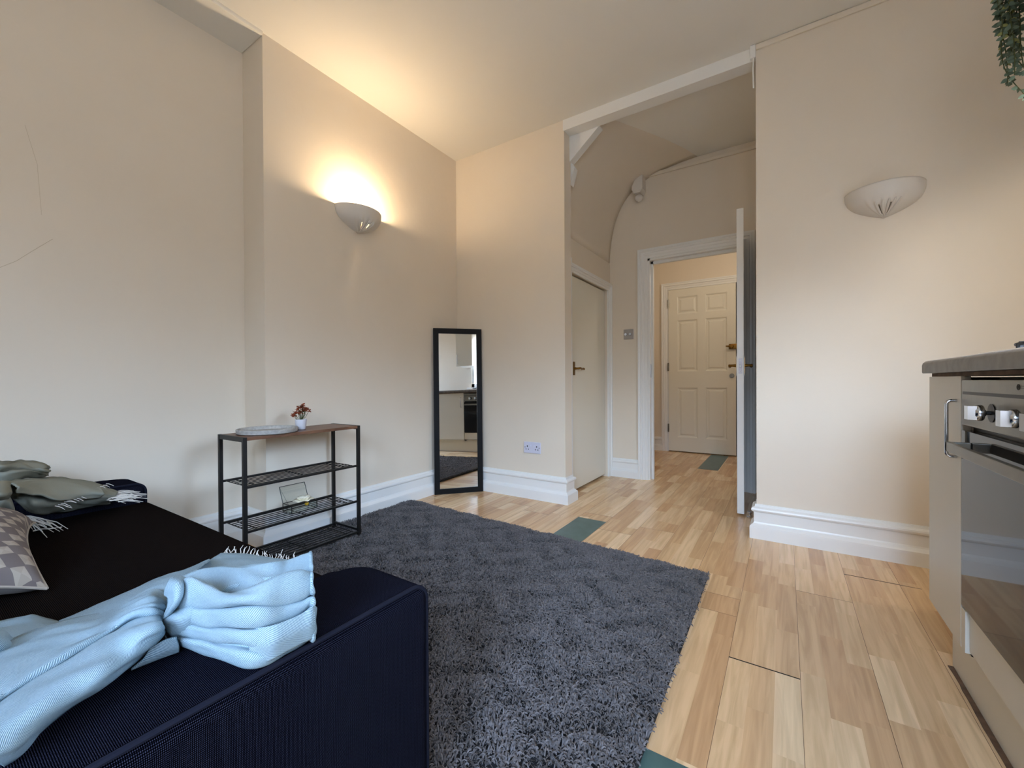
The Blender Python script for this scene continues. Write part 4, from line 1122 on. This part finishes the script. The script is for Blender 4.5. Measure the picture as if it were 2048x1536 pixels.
MB().box(XD+.008, XD+.026, oy0, oy1-.0295, .198, .296, bev=.0006).box(XD+.0005, XD+.022, oy1-.0275, oy1+.0005, .19, .298, bev=.0003).box(XD+.03, .97, oy0+.001, oy0+.018, .174, .296).box(XD+.03, .97, oy1-.02, oy1-.003, .174, .296).box(XD+.03, .97, oy0, oy1-.003, .174, .19).build('lower_panel', M['cab'], ov)
# worktop
wt = thing('worktop', 'grey stone-effect worktop over the oven and cabinets', 'worktop', (.68, .9, .92))
prof = [(.985, .919), (.372, .919), (.370, .922), (.370, .944), (.372, .951), (.378, .957), (.386, .959), (.985, .959)]
g = MB(); bm = g.b
ring = [[bm.verts.new((x, y, z)) for x, z in prof] for y in (-.02, 1.852, 1.862)]
for v, (x, z) in zip(ring[2], prof): v.co.x = max(x, .376); v.co.z = min(max(z, .920), .9545)
for a, c in zip(ring, ring[1:]):
    for j in range(len(prof)): bm.faces.new((a[j], a[(j+1) % len(prof)], c[(j+1) % len(prof)], c[j]))
bm.faces.new(ring[0]); bm.faces.new(ring[-1][::-1])
g.build('worktop_slab', M['worktop'], wt, smooth=True)
MB().box(.392, .97, 0, 1.845, .9085, .9185).build('worktop_batten', M['stain'], wt)
# hob
hb = thing('gas_hob', 'cream gas hob with black iron pan supports on worktop', 'hob', (.69, 1.3, .96))
MB().box(.425, .93, 1.0, 1.60, .9595, .968, bev=.004).build('hob_plate', M['hobpaint'], hb)
def support(cx, cy):
    g = MB(); z = .982
    for dx, dy in ((1, 0), (-1, 0), (0, 1), (0, -1)):
        e = Vector((cx+dx*.105, cy+dy*.105, z)); i_ = Vector((cx+dx*.02, cy+dy*.02, z+.004))
        g.tube([e, i_], .005, 8).tube([e, e-Vector((0, 0, .013))], .0055, 8)
        m_ = Vector((cx+dx*.06, cy+dy*.06, z)); g.tube([m_, m_+Vector((0, 0, .014)), Vector((cx+dx*.03, cy+dy*.03, z+.016)), Vector((cx+dx*.03, cy+dy*.03, z))], .0035, 8)
    g.tube([(cx+.105*math.cos(a), cy+.105*math.sin(a), z-.001) for a in [2*PI*k/32 for k in range(33)]], .004, 8)
    return g.build('pan_support', M['iron'], hb)
for cx_ in (.56, .80):
    for cy_ in (1.455, 1.16):
        support(cx_, cy_)
        MB().lathe([(0, .008), (.045, .008), (.045, .016), (.038, .018), (.036, .024), (0, .025)], (cx_, cy_, .9605), 28).build('burner', M['iron'], hb, smooth=True)
# wall cabinet + extractor above, outside the frame but in the mirror
def wall_cab(y0, y1, label, hy):
    wc = thing('wall_cabinet', label, 'wall cabinet', (.84, (y0+y1)/2, 1.36))
    MB().box(.69, .999, y0, y1, 1.36, 2.08).build('carcass', M['cab'], wc)
    d = MB().box(.67, .689, y0+.001, y1-.001, 1.36, 2.08, bev=.001).build('cabinet_door', M['cab'], wc)
    MB().tube([(.67, hy, 1.55), (.645, hy, 1.545), (.645, hy, 1.405), (.67, hy, 1.40)], .0045, 10).build('cabinet_handle', M['chrome'], d, smooth=True)
wall_cab(.66, .97, 'cream wall cabinet above the small window, seen in mirror', .70)
hd = thing('cooker_hood', 'cream cooker hood with sloping visor and lit lamp above hob', 'cooker hood', (.84, 1.5, 1.9))
MB().box(.66, .999, 1.22, 1.82, 1.99, 2.12).build('hood_body', M['cab'], hd)
for ya, yb in ((1.22, 1.235), (1.805, 1.82)):
    MB().prism([(.999, 1.962), (.595, 1.768), (.595, 1.80), (.66, 2.05), (.999, 2.05)], 'y', ya, yb).build('hood_side', M['steel'], hd)
MB().prism([(.595, 1.768), (.595, 1.80), (.655, 2.05), (.668, 2.05), (.610, 1.795), (.610, 1.775)], 'y', 1.235, 1.805).build('hood_visor', M['steel'], hd)
MB().box(.78, .82, 1.44, 1.56, 1.965, 1.99, bev=.004).build('hood_lamp', M['bulb'], hd)

# ------------------------------------------------------------------ trailing plant on the wall cabinet
pp = thing('trailing_plant', 'trailing green eucalyptus-like plant hanging at the upper right corner', 'plant', (.78, 1.75, 2.08))
MB().lathe([(0, 0), (.05, 0), (.065, .10), (.068, .11), (.060, .11), (.055, .09), (0, .085)], (.76, 1.72, 2.121), 28).build('pot', M['pot'], pp, smooth=True)
rr = random.Random(21); gs = MB(); gl = MB(); gy = MB()
def leaf(g, p, d, n, l, w_):
    d = d.normalized(); s = d.cross(n).normalized(); n2 = s.cross(d)
    rows = []
    for i in range(6):
        t = i/5; ww = w_*math.sin(PI*min(1, .06+.94*t)**.8)*(1 if t < 1 else 0)+.0004; c = p+d*l*t+n2*(-.12*l*t*t)
        rows.append([g.b.verts.new(c+s*ww+n2*.15*ww), g.b.verts.new(c-n2*.1*ww), g.b.verts.new(c-s*ww+n2*.15*ww)])
    for a, c in zip(rows, rows[1:]):
        for j in range(2): g.b.faces.new((a[j], a[j+1], c[j+1], c[j]))
strands = []
for i in range(26):
    ex = rr.uniform(.545, .70); ey = rr.uniform(1.74, 1.93); zl = rr.uniform(1.80, 2.05) if i > 8 else rr.uniform(1.70, 1.86)
    strands.append((ex, ey, zl))
strands += [(.556, 1.90, 1.80), (.566, 1.90, 1.735), (.60, 1.90, 1.70), (.575, 1.88, 1.76), (.553, 1.89, 1.86), (.548, 1.88, 1.93)]
for ex, ey, zl in strands:
    top = Vector((.76, 1.72, 2.22)); mid = Vector((ex+.06, (ey+1.72)/2+.03, 2.26)); s0 = Vector((ex, ey, 2.13)); end = Vector((ex+rr.uniform(-.01, .03), ey+rr.uniform(-.01, .02), zl))
    ctrl = [top, mid, s0, s0.lerp(end, .35)+Vector((-.008, 0, 0)), s0.lerp(end, .7), end, ]
    if zl < 1.78: ctrl[-1] = end+Vector((.05, 0, .01))
    pts = [Vector(p) for p in catmull([tuple(p) for p in ctrl], 6)]
    gs.tube(pts, .0013, 5)
    L_ = 0
    for i in range(4, len(pts)):
        seg = (pts[i]-pts[i-1]); d = seg.normalized()
        for sgn in (-1, 1):
            a = rr.uniform(0, 2*PI) if rr.random() < .5 else (i % 2)*PI/2
            side = Vector((math.cos(a), math.sin(a), 0))*sgn
            tip = i/len(pts); l = rr.uniform(.018, .027)*(1.1-.45*tip)
            leaf(gy if rr.random() < .06 else gl, pts[i]+d*rr.uniform(-.3, .3)*seg.length, side+d*rr.uniform(.1, .9), (d.cross(side)+Vector((0, 0, .3))), l, l*.30)
gs.build('stem', M['stem'], pp)
o = gl.build('foliage', M['leaf'], pp, smooth=True, recalc=False); o['kind'] = 'stuff'
o = gy.build('pale_foliage', M['leafy'], pp, smooth=True, recalc=False); o['kind'] = 'stuff'

# ------------------------------------------------------------------ light
def light(name, kind, loc, energy, col, **k):
    l = bpy.data.lights.new(name, kind); l.energy = energy; l.color = col
    for a, v in k.items(): setattr(l, a, v)
    o = bpy.data.objects.new(name, l); COL.objects.link(o); o.location = loc; return o
light('wall_lamp_light', 'POINT', (XC+.105, 1.785, 2.018), 17, (1, .74, .46), shadow_soft_size=.03)
light('hood_lamp_light', 'POINT', (.80, 1.50, 1.895), 8, (1, .91, .76), shadow_soft_size=.05)
light('entry_lamp_light', 'POINT', (-.25, 4.35, 2.35), 6, (1, .90, .78), shadow_soft_size=.08)
# sky behind the windows; the openings are marked as portals for the renderer
for nm, W_ in (('back_window', BW), ('kitchen_window', KW), ('side_window', SW)):
    mid = (W_[0]+W_[1])/2; zm = (W_[2]+W_[3])/2
    if W_ is BW: o = light(nm+'_portal', 'AREA', (mid, YB-.12, zm), 1, (1, 1, 1), shape='RECTANGLE', size=W_[1]-W_[0], size_y=W_[3]-W_[2]); o.rotation_euler = (PI/2, 0, 0)
    else: o = light(nm+'_portal', 'AREA', (XK+.12, mid, zm), 1, (1, 1, 1), shape='RECTANGLE', size=W_[3]-W_[2], size_y=W_[1]-W_[0]); o.rotation_euler = (0, PI/2, 0)
    o.data.cycles.is_portal = True
w = bpy.data.worlds.new('sky'); SC.world = w; w.use_nodes = True; nt = w.node_tree; N = nt.nodes.new; L = nt.links.new
bg = nt.nodes['Background']; tc = N('ShaderNodeTexCoord'); sp = N('ShaderNodeSeparateXYZ'); L(tc.outputs['Generated'], sp.inputs[0])
cr = N('ShaderNodeValToRGB'); mr = N('ShaderNodeMapRange'); mr.inputs[1].default_value = -1; mr.inputs[2].default_value = 1
L(sp.outputs['Z'], mr.inputs[0]); L(mr.outputs[0], cr.inputs['Fac']); E_ = cr.color_ramp.elements
E_[0].position = 0; E_[0].color = (.10, .105, .11, 1); E_[1].position = 1; E_[1].color = (.44, .58, 1.0, 1)
for p_, c_ in ((.5, (.085, .080, .085)), (.57, (.105, .100, .105)), (.65, (.54, .71, 1.0))):
    e = cr.color_ramp.elements.new(p_); e.color = (*c_, 1)
L(cr.outputs['Color'], bg.inputs['Color']); bg.inputs['Strength'].default_value = 31.0

SC.view_settings.view_transform = 'Standard'; SC.view_settings.look = 'None'; SC.view_settings.gamma = 1
SC.view_settings.use_curve_mapping = False; SC.view_settings.exposure = 0.80
SC.cycles.use_denoising = True
SC.cycles.max_bounces = 10; SC.cycles.diffuse_bounces = 6; SC.cycles.transparent_max_bounces = 12
SC.cycles.sample_clamp_indirect = 6
SC.cycles.caustics_reflective = False; SC.cycles.caustics_refractive = False
